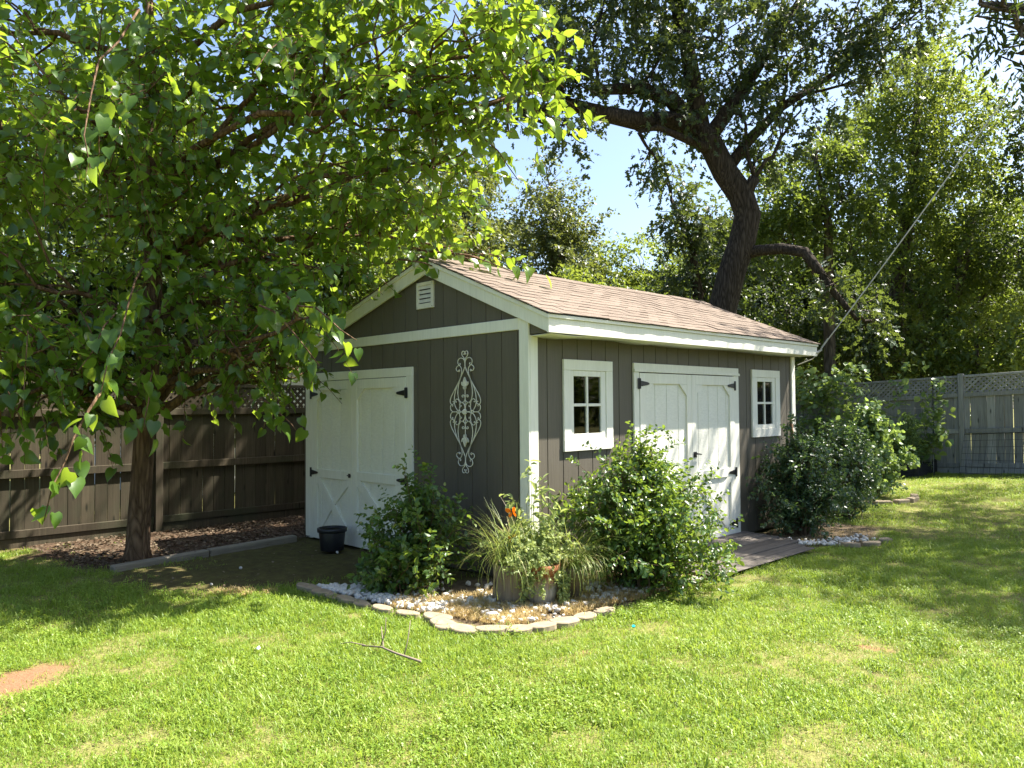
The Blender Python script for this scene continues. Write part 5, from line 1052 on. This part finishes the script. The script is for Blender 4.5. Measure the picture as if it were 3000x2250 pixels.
# pecan at the right, whose crown shades that side of the lawn
pc = np.array([6.2, 11.0]); tr_ = [((pc[0], pc[1], -.2), .32), ((pc[0], pc[1], 1.5), .24), ((pc[0]-.1, pc[1]-.1, 4), .2), ((pc[0]-.2, pc[1]-.2, 7), .13), ((pc[0]-.1, pc[1], 10), .06)]
blobs = [((5.2, 9.2, 7.0), (1.7, 1.7, 1.0)), ((3.7, 8.3, 7.4), (1.4, 1.3, .8)), ((6.5, 8.0, 7.6), (1.6, 1.5, 1.0)), ((4.6, 10.8, 8.0), (1.5, 1.5, 1.0)), ((7.5, 10.5, 7.5), (1.6, 1.6, 1.1)), ((6.0, 12.5, 8.2), (1.6, 1.5, 1.1)), ((5.8, 10, 9.6), (1.8, 1.8, 1.2)), ((4.9, 7.0, 6.9), (1.2, 1.1, .6)), ((8.0, 8.6, 6.8), (1.4, 1.3, .8)), ((6.3, 6.8, 6.9), (1.2, 1.0, .6)), ((3.2, 9.9, 8.2), (1.2, 1.2, .6)), ((3.4, 12.0, 8.8), (1.5, 1.5, .9)), ((2.2, 8.2, 8.6), (1.1, 1.0, .6)), ((3.6, 6.9, 7.6), (1.1, 1.0, .5)), ((4.3, 6.2, 7.2), (1.2, 1.0, .5)), ((5.6, 6.1, 7.3), (1.2, 1.0, .5)), ((6.8, 6.4, 7.6), (1.2, 1.0, .5)), ((2.9, 7.6, 8.0), (1.1, 1.0, .5)), ((8.3, 13.0, 8), (1.6, 1.6, 1.1)), ((5.0, 14.2, 9), (1.6, 1.6, 1.1)), B(2170, 20, 9.4, .42), B(2215, 110, 9.6, .34), B(2120, 10, 9.6, .22), B(2200, 60, 9.2, .3)]
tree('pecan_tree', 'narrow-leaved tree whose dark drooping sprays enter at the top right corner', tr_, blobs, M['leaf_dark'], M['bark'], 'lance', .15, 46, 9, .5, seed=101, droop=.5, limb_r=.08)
# far woods all round, one mass
rg = np.random.default_rng(111); C, O = [], []
for k in range(150):
    a = rg.uniform(0, 2*math.pi); r = rg.uniform(32, 48); h = rg.uniform(3, 7.5); C0 = np.array([r*math.cos(a), 4+r*math.sin(a), h*.5])
    d0 = C0-CAM; vx = 1106+1673*(d0@RT)/max(d0@FW, .1) if d0@FW > 0 else -1
    if 1080 < vx < 1480: h = min(h, 4.2); C0[2] = h*.5
    c_, o_ = blob_points([(C0, (rg.uniform(2, 3.4), rg.uniform(2, 3.4), h*.55))], 9, rg, .3); C.append(c_); O.append(o_)
C, O = np.concatenate(C), np.concatenate(O); P, D, N, S, V = sprigs(C, O+rg.normal(size=O.shape)*.5, np.full(len(C), .9), 7, .36, rg, .2)
link('far_woods', leaves_mesh('far_woods', 'diamond', P, D, N, S, V, M['leaf_bg']), None, None, kind='stuff', label='distant belt of woods closing off the view all round', category='woods')
